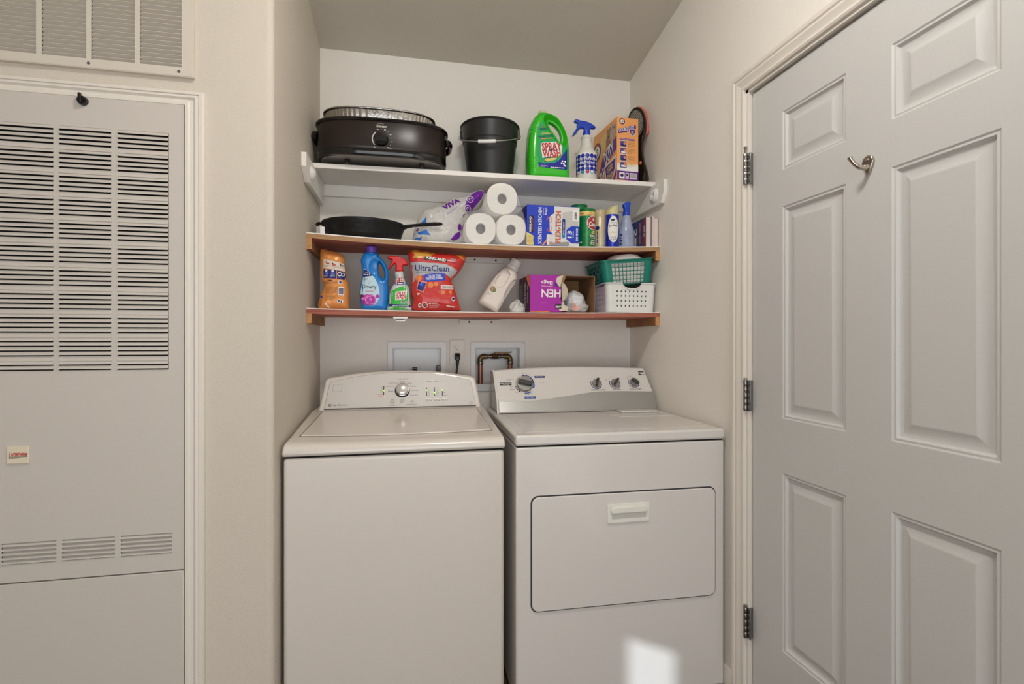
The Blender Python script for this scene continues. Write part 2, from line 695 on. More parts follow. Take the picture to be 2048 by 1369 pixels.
# ------------------------------------------------------------------ door
dr = thing('door_1', 'white six-panel interior door with three steel hinges', 'door', (XR + 0.012, DY1 - 0.006, 0.012))
del dr['category']
dr['kind'] = 'structure'
dW, dH = 0.853, 2.016
cols = [(0.134, 0.361), (0.488, 0.713)]
rows = [(0.273, 0.811), (0.975, 1.614), (1.724, 1.900)]
dmap = lambda u, v, d: (d, -u, v)          # u runs from the hinge edge, d into the door
hol = [(c[0], c[1], r[0], r[1]) for c in cols for r in rows]
obj('slab', grid_panel([0, dW], [0, dH], hol, dmap, 0, 0.035), DOORP, dr)
for (u0, u1, v0, v1) in hol:
    mb = MB()
    prof = [(0.0, 0.0), (0.004, 0.0028), (0.009, 0.0020), (0.014, 0.0080), (0.020, 0.0100), (0.024, 0.0100), (0.043, 0.0022), (0.046, 0.0012), (0.048, 0.0012)]
    rr = [[dmap(a, b, d) for a, b in ((u0 + i, v0 + i), (u1 - i, v0 + i), (u1 - i, v1 - i), (u0 + i, v1 - i))] for i, d in prof]
    mb.rings(rr, cap0=False, cap1=True)
    obj('panel', mb, DOORP, dr, smooth=25)
for z in (1.735, 0.992, 0.247):
    hz = z - 0.012
    h = obj('hinge', MB().box(-0.0155, -0.0125, -0.008, 0.0075, hz, hz + 0.1).box(-0.0135, 0.0005, -0.0005, 0.0055, hz, hz + 0.1), STEEL, dr, bevel=0.0006)
    for k in range(5):
        obj('knuckle', MB().lathe([(0.0062, hz + 0.0203 * k), (0.0066, hz + 0.0203 * k + 0.0006), (0.0066, hz + 0.0203 * k + 0.0187), (0.0062, hz + 0.0203 * k + 0.0193)], 14, (-0.0205, 0.0115, 0)), STEEL, h, smooth=40)
    up = 0.02 if z > 1.5 else 0.004
    obj('pin', MB().lathe([(0.0025, hz + 0.1), (0.0025, hz + 0.1 + up), (0.0055, hz + 0.1 + up), (0.0055, hz + 0.103 + up), (0.001, hz + 0.104 + up)], 12, (-0.0205, 0.0115, 0)), STEEL, h, smooth=40)

# door jamb and casing
jb = MB()
jb.box(XR - 0.001, XR + 0.11, DY1, DY1 + 0.022, 0, DZ + 0.02)
jb.box(XR - 0.001, XR + 0.11, DY0 - 0.022, DY0, 0, DZ + 0.02)
jb.box(XR - 0.001, XR + 0.11, DY0 - 0.022, DY1 + 0.022, DZ, DZ + 0.02)
t1 = thing('trim_1', 'white moulded casing framing the six-panel door', 'trim')
del t1['category']
t1['kind'] = 'structure'
obj('jamb', jb, TRIM, t1)
obj('door_stop', MB().box(XR + 0.048, XR + 0.11, DY0, DY1, DZ - 0.012, DZ).box(XR + 0.048, XR + 0.11, DY1 - 0.012, DY1, 0, DZ), TRIM, t1)
CAS = [(0.0, 0.0), (0.0, 0.008), (0.006, 0.011), (0.012, 0.009), (0.020, 0.0095), (0.033, 0.014), (0.040, 0.0125), (0.045, 0.016), (0.056, 0.016), (0.060, 0.013), (0.060, 0.0)]   # (across, proud)


def casing(parent, path, out, nrm, material):
    """mitred casing along a path of corner points; out(i) = outward direction at corner i"""
    mb = MB()
    rr = []
    for p, o in zip(path, out):
        rr.append([tuple(Vector(p) + Vector(o) * a + Vector(nrm) * b) for a, b in CAS])
    mb.rings(rr)
    return obj('casing', mb, material, parent, smooth=22)


cy, cz = DY1 + 0.012, DZ + 0.010
casing(t1, [(XR, cy, 0), (XR, cy, cz)], [(0, 1, 0), (0, 1, 1)], (-1, 0, 0), TRIM)
casing(t1, [(XR, cy, cz), (XR, DY0 - 0.012, cz)], [(0, 1, 1), (0, -1, 1)], (-1, 0, 0), TRIM)
casing(t1, [(XR, DY0 - 0.012, cz), (XR, DY0 - 0.012, 0)], [(0, -1, 1), (0, -1, 0)], (-1, 0, 0), TRIM)
struct(obj('baseboard_right', MB().prism([(0, 0), (0.012, 0), (0.012, 0.065), (0.006, 0.082), (0, 0.085)], lambda a, b, d: (XR - a, d, b), 1.556, YB), TRIM, smooth=30))

# coat hook on the door
hk = thing('coat_hook', 'small nickel coat hook screwed to the six-panel door', 'hook', (XR + 0.0122, 1.048, 1.650))
pp = [(0.0, 0.024), (0.012, 0.019), (0.016, 0.007), (0.007, -0.012), (0.0, -0.024), (-0.007, -0.012), (-0.016, 0.007), (-0.012, 0.019)]
obj('base_plate', MB().prism(pp, lambda a, b, d: (d, a, b), 0, -0.008), NICKEL, hk, bevel=0.002)
obj('prong', MB().tube([(-0.004, 0, -0.004), (-0.016, 0.002, -0.007), (-0.028, 0.004, -0.005), (-0.040, 0.006, 0.004), (-0.048, 0.008, 0.015), (-0.050, 0.008, 0.019)], [0.0085, 0.0065, 0.0055, 0.005, 0.0055, 0.006], 10), NICKEL, hk, smooth=60)
obj('screw', MB().lathe([(0.0045, 0), (0.004, 0.002), (0.001, 0.003)], 10, (0, 0, 0), lambda x, y, z: (-0.008 - z, x, y + 0.013)), NICKEL, hk, smooth=50)

# ------------------------------------------------------------------ furnace closet front on the left wall
t2 = thing('trim_2', 'white moulded casing framing the furnace closet panel', 'trim')
del t2['category']
t2['kind'] = 'structure'
fx, fz = -0.618, 1.885
CAS = [(0.0, 0.0), (0.0, 0.013), (0.008, 0.013), (0.012, 0.010), (0.020, 0.010), (0.027, 0.015), (0.035, 0.014), (0.037, 0.017), (0.046, 0.017), (0.049, 0.012), (0.049, 0.0)]
casing(t2, [(fx, YF, 0), (fx, YF, fz)], [(1, 0, 0), (1, 0, 0.8)], (0, -1, 0), TRIM)
casing(t2, [(fx, YF, fz), (-1.184, YF, fz)], [(1, 0, 0.8), (-1, 0, 0.8)], (0, -1, 0), TRIM)
casing(t2, [(-1.184, YF, fz), (-1.184, YF, 0)], [(-1, 0, 0.8), (-1, 0, 0)], (0, -1, 0), TRIM)


def slat_run(parent, x0, x1, z0, n, pitch, mesh, y):
    for k in range(n):
        o = bpy.data.objects.new('slat', mesh)
        COL.objects.link(o)
        o.parent = parent
        o.location = (x0, y, z0 + pitch * k)


def slat_mesh(w, pts):
    mb = MB().prism(pts, lambda a, b, d: (d, a, b), 0, w)
    me = bpy.data.meshes.new('slat')
    me.from_pydata(mb.v, [], mb.f)
    me.materials.append(None)
    me.update()
    return me


FY = 1.588                                  # panel face
fp = thing('furnace_panel', 'upper furnace closet panel with three columns of louvres', 'panel', (0, 0, 0))
lc = [(-1.062, -0.938), (-0.924, -0.801), (-0.785, -0.659)]
bc = [(-1.056, -0.931), (-0.917, -0.792), (-0.777, -0.651)]
LZ0, LZ1, BZ0, BZ1 = 1.141, 1.802, 0.627, 0.684
hol = [(a, b, LZ0, LZ1) for a, b in lc] + [(a, b, BZ0, BZ1) for a, b in bc]
obj('sheet', grid_panel([-1.18, -0.622], [0.579, 1.888], hol, lambda u, v, d: (u, d, v), FY, FY + 0.0012), PANEL, fp)
obj('edge_flange', MB().box(-0.6225, -0.6205, FY - 0.001, YF - 0.0015, 0.579, 1.886), PANEL, fp)
obj('backing', MB().box(-1.18, -0.624, YF - 0.0024, YF - 0.0015, 0.582, 1.886), DARK, fp)  # near-black sheet: shade behind the louvres put in as colour
prof = [(0.0012, 0.0128), (0.0022, 0.0126), (-0.0018, 0.0050), (-0.0026, 0.0036), (-0.0036, 0.0036), (-0.0032, 0.0054)]
me_a = slat_mesh(0.126, prof)
me_a.materials[0] = PANEL
me_f = slat_mesh(0.126, [(0.0012, 0.0128), (0.0022, 0.0126), (0.0008, 0.0004), (0.0002, -0.0006), (-0.0014, -0.0002), (-0.0010, 0.0042)])
me_f.materials[0] = PANEL
for a, b in lc:
    slat_run(fp, a - 0.001, b, LZ0, 52, 0.01271, me_a, FY)
for o in [c for c in fp.children if c.data is me_a]:
    k = round((o.location.z - LZ0) / 0.01271)
    if (51 - k) % 5 == 4:                    # every fifth louvre is pressed nearly shut
        o.data = me_f
me_b = slat_mesh(0.127, [(0.009, 0.0118), (0.0092, 0.0108), (-0.0012, 0.0022), (-0.0024, 0.0018), (-0.0026, 0.0028), (-0.0010, 0.0036)])
me_b.materials[0] = PANEL
for a, b in bc:
    slat_run(fp, a - 0.001, b, BZ0, 5, 0.0116, me_b, FY)
kn = obj('latch_knob', MB().lathe([(0.0125, 0), (0.0125, 0.006), (0.011, 0.011), (0.002, 0.012)], 20, (0, 0, 0), lambda x, y, z: (-0.867 + x, FY - z, 1.872 + y)), BLACKG, fp, smooth=40)
obj('wing', MB().prism([(-0.004, -0.010), (0.004, -0.010), (0.0015, 0.017), (-0.005, 0.016)], lambda a, b, d: (-0.869 + a, FY - d, 1.873 + b), 0.008, 0.015), BLACK, kn, bevel=0.001)
bd = obj('badge', MB().box(-1.042, -0.992, FY - 0.004, FY, 0.895, 0.941), mat('badge_plastic', (226, 214, 190), 0.35), fp, bevel=0.0012)
D = Dec()
D.text('I', -1.0345, 0.921, 0.003, 0.0125, K_RED, 2, bold=0.03, shear=0.25).text('NTERTHERM', -1.0135, 0.9195, 0.036, 0.0088, K_RED, 2, bold=0.03, shear=0.25)
D.rect(-1.0365, -0.9955, 0.9128, 0.9140, K_BLACK).para(-1.036, -0.998, 0.9095, 0.9122, 1, K_BLACK, th=0.7)
D.build('badge_print', bd, flat((0, FY - 0.004, 0)))
lp = thing('furnace_panel', 'plain lower furnace closet panel below the seam', 'panel', (0, 0, 0))
obj('sheet', MB().box(-1.18, -0.6215, FY + 0.001, YF - 0.001, 0.12, 0.575), PANEL, lp, bevel=0.003)
obj('side_gap', MB().box(-0.6205, -0.6185, FY + 0.006, YF - 0.001, 0.1, 0.574), DARK, lp)

# return-air grille above
gr = thing('return_air_grille', 'large beige return air grille high on the left wall', 'vent', (0, 0, 0))
gc = [(-1.199, -1.095), (-1.082, -0.978), (-0.965, -0.861), (-0.848, -0.744), (-0.731, -0.627)]
gh = [(a, b, 1.990, 2.352) for a, b in gc]
obj('frame', grid_panel([-1.228, -0.598], [1.966, 2.378], gh, lambda u, v, d: (u, d, v), YF - 0.012, YF - 0.0095), GRILLE, gr)
obj('rim', MB().box(-0.5985, -0.5965, YF - 0.011, YF, 1.964, 2.378).box(-1.228, -0.5985, YF - 0.011, YF, 1.9640, 1.9662).box(-1.230, -1.228, YF - 0.011, YF, 1.964, 2.378).box(-1.228, -0.5985, YF - 0.011, YF, 2.3758, 2.378), GRILLE, gr)
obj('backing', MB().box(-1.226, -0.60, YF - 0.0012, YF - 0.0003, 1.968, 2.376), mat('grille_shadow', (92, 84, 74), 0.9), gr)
me_c = slat_mesh(0.105, [(-0.0018, 0.0100), (0.0004, 0.0108), (0.0095, 0.0012), (0.0088, 0.0006), (-0.0012, 0.0090), (-0.0024, 0.0086)])
me_c.materials[0] = GRILLE
for a, b in gc:
    slat_run(gr, a - 0.0005, b, 1.989, 30, 0.0121, me_c, YF - 0.0105)
for x in (-0.855, -0.6335, -1.075):
    obj('screw', MB().lathe([(0.0042, 0), (0.0036, 0.0018), (0.001, 0.002)], 10, (0, 0, 0), lambda a, b, c, x=x: (x + a, YF - 0.012 - c, 1.9775 + b)), STEEL, gr, smooth=50)

# ------------------------------------------------------------------ ceiling light (in front of the alcove, above the frame)
lt = thing('ceiling_light', 'round flush ceiling light with frosted dome', 'light', (0.22, 0.70, CZ(0.70) - 0.004), rot=(R(-9), 0, 0))
obj('canopy', MB().lathe([(0.17, 0), (0.17, -0.02), (0.15, -0.026)], 40), STEEL, lt, smooth=40)
obj('dome', MB().lathe([(0.15, -0.026), (0.148, -0.045), (0.13, -0.07), (0.09, -0.09), (0.04, -0.098), (0.001, -0.1)], 40), mat('lamp_glass', (255, 250, 244), 0.5, emit=LAMP_POWER), lt, smooth=60)
# ================================================================== washer
wa = thing('washing_machine', 'white top-load washer with arched control console and round dial', 'washer', (0, 0, 0))
wx0, wx1 = -0.377, 0.309
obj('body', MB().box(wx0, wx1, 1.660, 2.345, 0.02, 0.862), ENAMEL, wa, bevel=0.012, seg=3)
obj('seam', MB().box(wx0 + 0.006, wx1 - 0.006, 1.666, 2.34, 0.86, 0.869), DARK, wa)
prof = [(1.655, 0.8665), (1.653, 0.880), (1.660, 0.893), (1.676, 0.902), (1.70, 0.9055), (1.75, 0.908), (2.12, 0.9425), (2.35, 0.9425), (2.35, 0.8665)]
obj('top_deck', MB().prism(prof, lambda a, b, d: (d, a, b), wx0 - 0.002, wx1 + 0.002), ENAMEL, wa, bevel=0.014, seg=4, smooth=40)
dz = lambda y: 0.908 + (y - 1.75) * (0.0345 / 0.37)
lid = MB()
lp_ = [(-0.346, 1.764), (-0.2, 1.748), (-0.03, 1.743), (0.13, 1.747), (0.281, 1.760), (0.274, 2.118), (-0.332, 2.118)]
n = len(lp_)
lid.add([(a, b, dz(b) - 0.002) for a, b in lp_] + [(a, b, dz(b) + 0.0045) for a, b in lp_], [tuple(range(n))[::-1], tuple(range(n, 2 * n))] + [(i, (i + 1) % n, n + (i + 1) % n, n + i) for i in range(n)])
obj('lid', lid, ENAMEL, wa, bevel=0.0035, seg=3)
g = MB()
lq = [(a * 1.012 - 0.0006, b - (0.0035 if b < 2 else 0)) for a, b in lp_]
g.add([(a, b, dz(b) + 0.0006) for a, b in lq], [tuple(range(n))])
obj('lid_gap', g, mat('lid_gap_shadow', (120, 112, 104), 0.7), wa)
# console
kk = 0.5
q = math.sqrt(1 + kk * kk)
cm = flat((0, 2.12, 0.945), (1, 0, 0), (0, kk / q, 1 / q), (0, -1 / q, kk / q))


def arch(pts, n=5):
    P = np.array(pts)
    out = []
    m = len(P)
    for i in range(m - 1):
        p0, p1, p2, p3 = P[max(i - 1, 0)], P[i], P[i + 1], P[min(i + 2, m - 1)]
        for k in range(n):
            t = k / n
            out.append(tuple(0.5 * ((2 * p1) + (-p0 + p2) * t + (2 * p0 - 5 * p1 + 4 * p2 - p3) * t * t + (-p0 + 3 * p1 - 3 * p2 + p3) * t ** 3)))
    return out + [tuple(P[-1])]


top = arch([(-0.326, 0.139), (-0.2115, 0.1585), (-0.12, 0.1672), (-0.025, 0.170), (0.07, 0.1668), (0.149, 0.159), (0.2705, 0.139)])
outer = [(-0.352, -0.004), (-0.340, 0.075), (-0.334, 0.125)] + top + [(0.279, 0.127), (0.286, 0.075), (0.297, -0.004)]
ctop = MB()
cb = lambda a, b, d: cm(a, b, 0) if d == 0 else (a, 2.345, max(0.90, 0.945 + b / q * 0.93))
ctop.prism(outer[::-1], cb, 0, 1)
obj('console', ctop, ENAMEL, wa, bevel=0.009, seg=3, smooth=35)
ftop = arch([(-0.305, 0.1245), (-0.2109, 0.143), (-0.12, 0.1545), (-0.0252, 0.1595), (0.06, 0.1565), (0.1257, 0.149), (0.247, 0.1245)])
face = [(-0.3285, 0.008), (-0.3185, 0.085), (-0.314, 0.116)] + ftop + [(0.2565, 0.115), (0.262, 0.085), (0.2725, 0.008)]
FACE = mat('console_face_silver', (200, 195, 189), 0.4, 0.0)
fm = MB()
fm.prism([(a * 1.0045 - 0.0001, 0.07 + (b - 0.07) * 1.018) for a, b in face], cm, 0.0003, 0.0009)
obj('face_line', fm, mat('console_line', (84, 78, 74), 0.6), wa)
obj('faceplate', MB().prism(face, cm, 0.0004, 0.0020), FACE, wa)
obj('lower_line', MB().prism([(-0.33, 0.004), (0.274, 0.004), (0.274, 0.0068), (-0.33, 0.0068)], cm, 0.0002, 0.0024), mat('console_line', (84, 78, 74), 0.6), wa)
cl = lambda cx, cz, f=cm: (lambda x, y, z: f(cx + x, cz + y, z))
kb = obj('dial', MB().lathe([(0.0235, 0.006), (0.0245, 0.010), (0.0245, 0.020), (0.0235, 0.0235), (0.019, 0.026), (0.001, 0.0268)], 36, (0, 0, 0), cl(-0.0278, 0.081)), mat('dial_silver', (214, 208, 202), 0.22, 0.55), wa, smooth=35)
obj('dial_ring', MB().lathe([(0.0305, 0.001), (0.0305, 0.004), (0.028, 0.007), (0.022, 0.0075)], 36, (0, 0, 0), cl(-0.0278, 0.079)), BLACKG, kb, smooth=40)
obj('dial_collar', MB().lathe([(0.0265, 0.006), (0.0265, 0.0085), (0.024, 0.0095)], 36, (0, 0, 0), cl(-0.0278, 0.0802)), mat('dial_chrome', (200, 202, 206), 0.12, 1.0), kb, smooth=40)
bt = obj('power_button', MB().lathe([(0.0085, 0.001), (0.008, 0.0034), (0.001, 0.0036)], 24, (0, 0, 0), cl(-0.0672, 0.032)), FACE, wa, smooth=40)
bt2 = obj('start_button', MB().lathe([(0.0085, 0.001), (0.008, 0.0034), (0.001, 0.0036)], 24, (0, 0, 0), cl(0.012, 0.0315)), FACE, wa, smooth=40)
for x in (0.0786, 0.1122, 0.1447):
    obj('button', MB().prism([(x - 0.012, 0.0365), (x + 0.012, 0.0365), (x + 0.010, 0.0415), (x - 0.010, 0.0415)], cm, 0.001, 0.005), SHADEW, wa, bevel=0.0012)
D = Dec()
LED = mat('green_led', (120, 230, 40), 0.4, emit=1.2)
LEDR = mat('red_led', (240, 110, 90), 0.4, emit=0.8)


def col(x, z0, z1, lit, mres=K_BLACK):
    D.rect(x - 0.0019, x + 0.0019, z0, z1, mres, 1)
    D.rect(x - 0.0022, x + 0.0022, lit - 0.003, lit + 0.003, LED, 2)


col(-0.1023, 0.060, 0.1005, 0.080)
D.rect(-0.1045, -0.1, 0.0535, 0.0585, LEDR, 2)
for i, (t, z) in enumerate((('Soak', 0.0965), ('Wash', 0.0885), ('Rinse', 0.0805), ('Spin', 0.0725), ('Cycle Complete', 0.0635), ('Lid Locked', 0.0553))):
    w = 0.0018 * len(t)
    D.text(t, -0.1065 - w / 2, z, w, 0.0042, K_GREY if i < 4 else K_RED, 1)
for t, x, z, w in (('Normal', -0.0273, 0.1187, 0.023), ('Bulky/Sheets', -0.0641, 0.1123, 0.038), ('Casual', 0.0002, 0.1122, 0.019), ('Heavy Duty', -0.0757, 0.098, 0.034), ('Delicates', 0.0182, 0.0978, 0.026), ('Whites', -0.0754, 0.0773, 0.021), ('Rinse/Spin', 0.0241, 0.0778, 0.030), ('Drain/Spin', 0.0192, 0.0573, 0.032), ('Clean', -0.028, 0.0385, 0.018), ('Washer', -0.028, 0.032, 0.023)):
    D.text(t, x, z, w, 0.0056, K_BLACK, 1)
D.text('WASH CYCLES', -0.0262, 0.1301, 0.044, 0.005, K_BLACK, 1).text('POWER', -0.0675, 0.0162, 0.024, 0.005, K_BLACK, 1).text('START/PAUSE', 0.0108, 0.0162, 0.042, 0.005, K_BLACK, 1)
D.para(-0.037, -0.02, 0.0255, 0.0285, 1, K_BLACK)
D.ring(-0.0672, 0.032, 0.0066, 0.0076, K_BLACK, 11).rect(-0.0678, -0.0666, 0.028, 0.036, K_BLACK, 11)
D.text('DII', 0.0125, 0.0315, 0.008, 0.007, ink('soft_green', (150, 200, 120)), 11)
for x, t in ((0.080, 'Auto Load'), (0.1117, 'Extra Rinse')):
    D.rr(x - 0.0145, x + 0.0145, 0.1125, 0.1235, 0.002, WHITE, 1).rr(x - 0.0137, x + 0.0137, 0.1133, 0.1227, 0.0018, FACE, 2).text(t, x, 0.118, 0.021, 0.0055, K_BLACK, 3)
for x, z0, z1, lit, ts in ((0.0708, 0.053, 0.0907, 0.078, ('Hot', 'Warm', 'Cool', 'Cold')), (0.1034, 0.0525, 0.0905, 0.0665, ('Ex Heavy', 'Heavy', 'Normal', 'Light')), (0.136, 0.0518, 0.0803, 0.077, ('High', 'Off', 'No Spin'))):
    col(x, z0, z1, lit)
    for i, t in enumerate(ts):
        w = 0.0022 * len(t)
        D.text(t, x + 0.005 + w / 2, z1 - 0.003 - i * (z1 - z0 - 0.005) / (len(ts) - 1), w, 0.0042, K_BLACK, 1)
for x, t in ((0.0786, 'Wash Temp'), (0.1122, 'Soil Level'), (0.1447, 'Spin Speed')):
    D.text(t, x, 0.0325, 0.024, 0.0045, K_BLACK, 1)
D.para(0.094, 0.126, 0.0195, 0.0225, 1, K_GREY)
D.rr(-0.3015, -0.267, 0.078, 0.1105, 0.003, K_GREY, 1).rr(-0.3005, -0.268, 0.0792, 0.1095, 0.0026, FACE, 2)
D.ring(-0.309, 0.0215, 0.0045, 0.006, K_BLACK, 1).text('he', -0.309, 0.0215, 0.007, 0.005, K_BLACK, 2).text('High Efficiency', -0.272, 0.0212, 0.056, 0.0085, K_BLACK, 1)
D.rr(0.2465, 0.2585, 0.011, 0.0235, 0.001, K_GREY, 1).rr(0.2472, 0.2578, 0.0117, 0.0228, 0.001, FACE, 2).line(0.25, 0.014, 0.256, 0.021, 0.001, K_GREY, 3)
D.build('control_print', wa, lambda a, b, d: cm(a, b, 0.0020 + d))
for x in (wx0 + 0.05, wx1 - 0.05):
    for y in (1.72, 2.28):
        obj('foot', MB().lathe([(0.022, 0.0), (0.022, 0.012), (0.01, 0.014), (0.01, 0.024)], 16, (x, y, 0)), BLACK, wa, smooth=40)

# ================================================================== dryer (turned slightly)
dy = thing('clothes_dryer', 'white front-load dryer with silver-banded console and drop-down door', 'dryer', (0.3368, 1.6055, 0), R(-1.0))
W = 0.7365
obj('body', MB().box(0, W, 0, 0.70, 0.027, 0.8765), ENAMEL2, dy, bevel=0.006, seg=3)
obj('seam', MB().box(0.005, W - 0.005, 0.005, 0.69, 0.8745, 0.8825), DARK, dy)
obj('top_panel', MB().box(-0.002, W + 0.002, -0.004, 0.70, 0.881, 0.9165), ENAMEL2, dy, bevel=0.008, seg=4)
pt = [(0.045, 0.05), (0.70, 0.05), (0.70, 0.30), (0.47, 0.30), (0.43, 0.33), (0.40, 0.42), (0.35, 0.445), (0.045, 0.445)]
obj('top_recess', MB().prism(pt, lambda a, b, d: (a, b, d), 0.9160, 0.9172), ENAMEL2, dy, bevel=0.001)
lm = obj('lint_screen_cover', MB().prism([(0.49, 0.315), (0.715, 0.315), (0.715, 0.47), (0.45, 0.47), (0.455, 0.40)], lambda a, b, d: (a, b, d), 0.9162, 0.919), ENAMEL2, dy, bevel=0.002)
obj('lint_handle', MB().box(0.525, 0.69, 0.40, 0.455, 0.919, 0.928), ENAMEL2, lm, bevel=0.004, seg=3)
rrp = lambda x0, x1, z0, z1, r: [(cx + r * math.cos(R(a + 15 * k)), cz_ + r * math.sin(R(a + 15 * k))) for cx, cz_, a in ((x1 - r, z0 + r, -90), (x1 - r, z1 - r, 0), (x0 + r, z1 - r, 90), (x0 + r, z0 + r, 180)) for k in range(7)]
fr = lambda a, b, d: (a, -d, b)
obj('door_gap', MB().prism(rrp(0.0478, 0.7035, 0.3405, 0.7185, 0.025), fr, 0.0, 0.0008), mat('dryer_gap', (46, 44, 50), 0.6), dy)
dd = obj('door', MB().prism(rrp(0.0515, 0.7, 0.3445, 0.7145, 0.023), fr, 0.0, 0.0065), ENAMEL2, dy, bevel=0.003, seg=3)
HND = mat('handle_plastic', (226, 224, 214), 0.35)
hp = obj('handle_plate', grid_panel([0.3055, 0.4535], [0.6175, 0.6805], [(0.3215, 0.4395, 0.630, 0.656)], fr, 0.0115, 0.0066), HND, dd, bevel=0.0008)
obj('pull', MB().prism([(0.318, 0.650), (0.443, 0.650), (0.446, 0.662), (0.436, 0.672), (0.325, 0.672), (0.315, 0.662)], fr, 0.0114, 0.019), HND, hp, bevel=0.003, seg=3)
lip = [(0.3215, 0.652)] + [(0.3215 + 0.118 * t, 0.652 - 0.0265 * math.sin(PI * t) ** 0.45) for t in np.linspace(0.02, 0.98, 16)] + [(0.4395, 0.652)]
obj('scoop', MB().prism(lip, fr, 0.0068, 0.009), mat('handle_scoop', (206, 204, 194), 0.4), hp)
# console
kd = 0.6
qd = math.sqrt(1 + kd * kd)
dm = flat((0.012, 0.485, 0.917), (0.988, 0, 0), (0, kd / qd, 1 / qd), (0, -1 / qd, kd / qd))
dtop = arch([(0.001, 0.203), (0.147, 0.214), (0.361, 0.219), (0.536, 0.216), (0.7085, 0.2085)])
do = [(0.006, 0.002), (0.0097, 0.06)] + dtop + [(0.7306, 0.062), (0.722, 0.002)]
cdb = lambda a, b, d: dm(a, b, 0) if d == 0 else (0.012 + a * 0.988, 0.705, 0.917 + b / qd * 0.98)
obj('console', MB().prism(do[::-1], cdb, 0, 1), ENAMEL2, dy, bevel=0.005, seg=3, smooth=35)
bnd = arch([(0.012, 0.0555), (0.10, 0.0555), (0.193, 0.0585), (0.340, 0.0768), (0.448, 0.0918), (0.556, 0.0931), (0.724, 0.0885)])
SILV = mat('brushed_silver', (176, 176, 174), 0.32, 0.75, var=(6, 0.12))
obj('silver_band', MB().prism([(0.0105, 0.006), (0.7195, 0.006), (0.728, 0.062)] + bnd[::-1], dm, 0.0003, 0.003), SILV, dy, bevel=0.001)
obj('left_end_cap', MB().prism([(0.0005, 0.0), (0.0085, 0.0), (0.0115, 0.06), (0.004, 0.203), (-0.003, 0.205), (0.003, 0.06)], dm, -0.002, 0.0035), ENAMEL2, dy, bevel=0.001)
dlm = lambda cx, cz_: (lambda x, y, z: dm(cx + x, cz_ + y, z))
KN = mat('dryer_knob_silver', (150, 148, 144), 0.3, 0.6)
KND = mat('dryer_knob_dark', (66, 64, 62), 0.35, 0.4)
k1 = obj('timer_dial', MB().lathe([(0.0365, 0.001), (0.0365, 0.008), (0.034, 0.012), (0.001, 0.0125)], 36, (0, 0, 0), dlm(0.1335, 0.136)), KN, dy, smooth=40)


def bar(cx, cz_, hw, hh, rot, d0, d1, name, par, m_):
    c_, s_ = math.cos(R(rot)), math.sin(R(rot))
    pts_ = [(-hw, -hh * 0.7), (-hw * 0.8, -hh), (hw * 0.8, -hh), (hw, -hh * 0.7), (hw, hh * 0.7), (hw * 0.8, hh), (-hw * 0.8, hh), (-hw, hh * 0.7)]
    return obj(name, MB().prism([(cx + a * c_ - b * s_, cz_ + a * s_ + b * c_) for a, b in pts_], dm, d0, d1), m_, par, bevel=0.0025, seg=3)


bar(0.1335, 0.136, 0.031, 0.0095, -14, 0.012, 0.026, 'grip', k1, KND)
for (x, z, rot) in ((0.4628, 0.1326, 68), (0.5519, 0.1332, 48), (0.6433, 0.1365, -42)):
    k2 = obj('knob', MB().lathe([(0.0195, 0.001), (0.0195, 0.008), (0.018, 0.011), (0.001, 0.0115)], 28, (0, 0, 0), dlm(x, z)), KN, dy, smooth=40)
    bar(x + 0.003 * math.cos(R(rot)), z + 0.003 * math.sin(R(rot)), 0.0185, 0.0055, rot, 0.010, 0.023, 'grip', k2, KND)
D = Dec()
for (x, z) in ((0.4628, 0.1326), (0.5519, 0.1332), (0.6433, 0.1365)):
    D.ring(x, z, 0.0232, 0.0262, K_NAVY, 1, 150, 420 - 30)
D.build('knob_rings', dy, lambda a, b, d: dm(a, b, 0.0003 + d))
D = Dec()
cx, cz_ = 0.1335, 0.136
D.ring(cx, cz_, 0.0385, 0.0455, K_NAVY, 1, 5, 100).ring(cx, cz_, 0.0385, 0.0455, ink('mid_blue', (40, 80, 160)), 1, -28, 4)
D.ring(cx, cz_, 0.039, 0.0445, K_BLACK, 1, 190, 240).ring(cx, cz_, 0.0395, 0.0405, K_BLACK, 1, 125, 185).ring(cx, cz_, 0.041, 0.0465, ink('mid_blue', (40, 80, 160)), 1, 265, 305)
for a in (20, 35, 50, 65, 80):
    D.disc(cx + 0.042 * math.cos(R(a)), cz_ + 0.042 * math.sin(R(a)), 0.0013, WHITE, 2, 8)
for a in (200, 212, 224):
    D.disc(cx + 0.042 * math.cos(R(a)), cz_ + 0.042 * math.sin(R(a)), 0.0016, WHITE, 2, 8)
for a in (10, 28, 46, 62, 78, 93, 272, 285, 298):
    D.rect(cx + 0.051 * math.cos(R(a)) - 0.0022, cx + 0.051 * math.cos(R(a)) + 0.0022, cz_ + 0.051 * math.sin(R(a)) - 0.0013, cz_ + 0.051 * math.sin(R(a)) + 0.0013, K_GREY, 1)
for a in (262, 275, 288):
    D.line(cx + 0.037 * math.cos(R(a)), cz_ + 0.037 * math.sin(R(a)), cx + 0.044 * math.cos(R(a)), cz_ + 0.044 * math.sin(R(a)), 0.0012, K_BLACK, 2)
D.rr(0.024, 0.0755, 0.1315, 0.1465, 0.001, K_BLACK, 1).text('Auto Moisture', 0.05, 0.142, 0.047, 0.0055, WHITE, 2).text('Sensing', 0.05, 0.1355, 0.026, 0.0055, WHITE, 2)
D.rr(0.182, 0.230, 0.1655, 0.175, 0.001, K_NAVY, 1).text('Time Dry', 0.206, 0.170, 0.032, 0.0055, WHITE, 2)
D.rr(0.1265, 0.176, 0.0668, 0.077, 0.001, ink('mid_blue', (40, 80, 160)), 1).text('Air Only', 0.151, 0.0718, 0.03, 0.006, WHITE, 2)
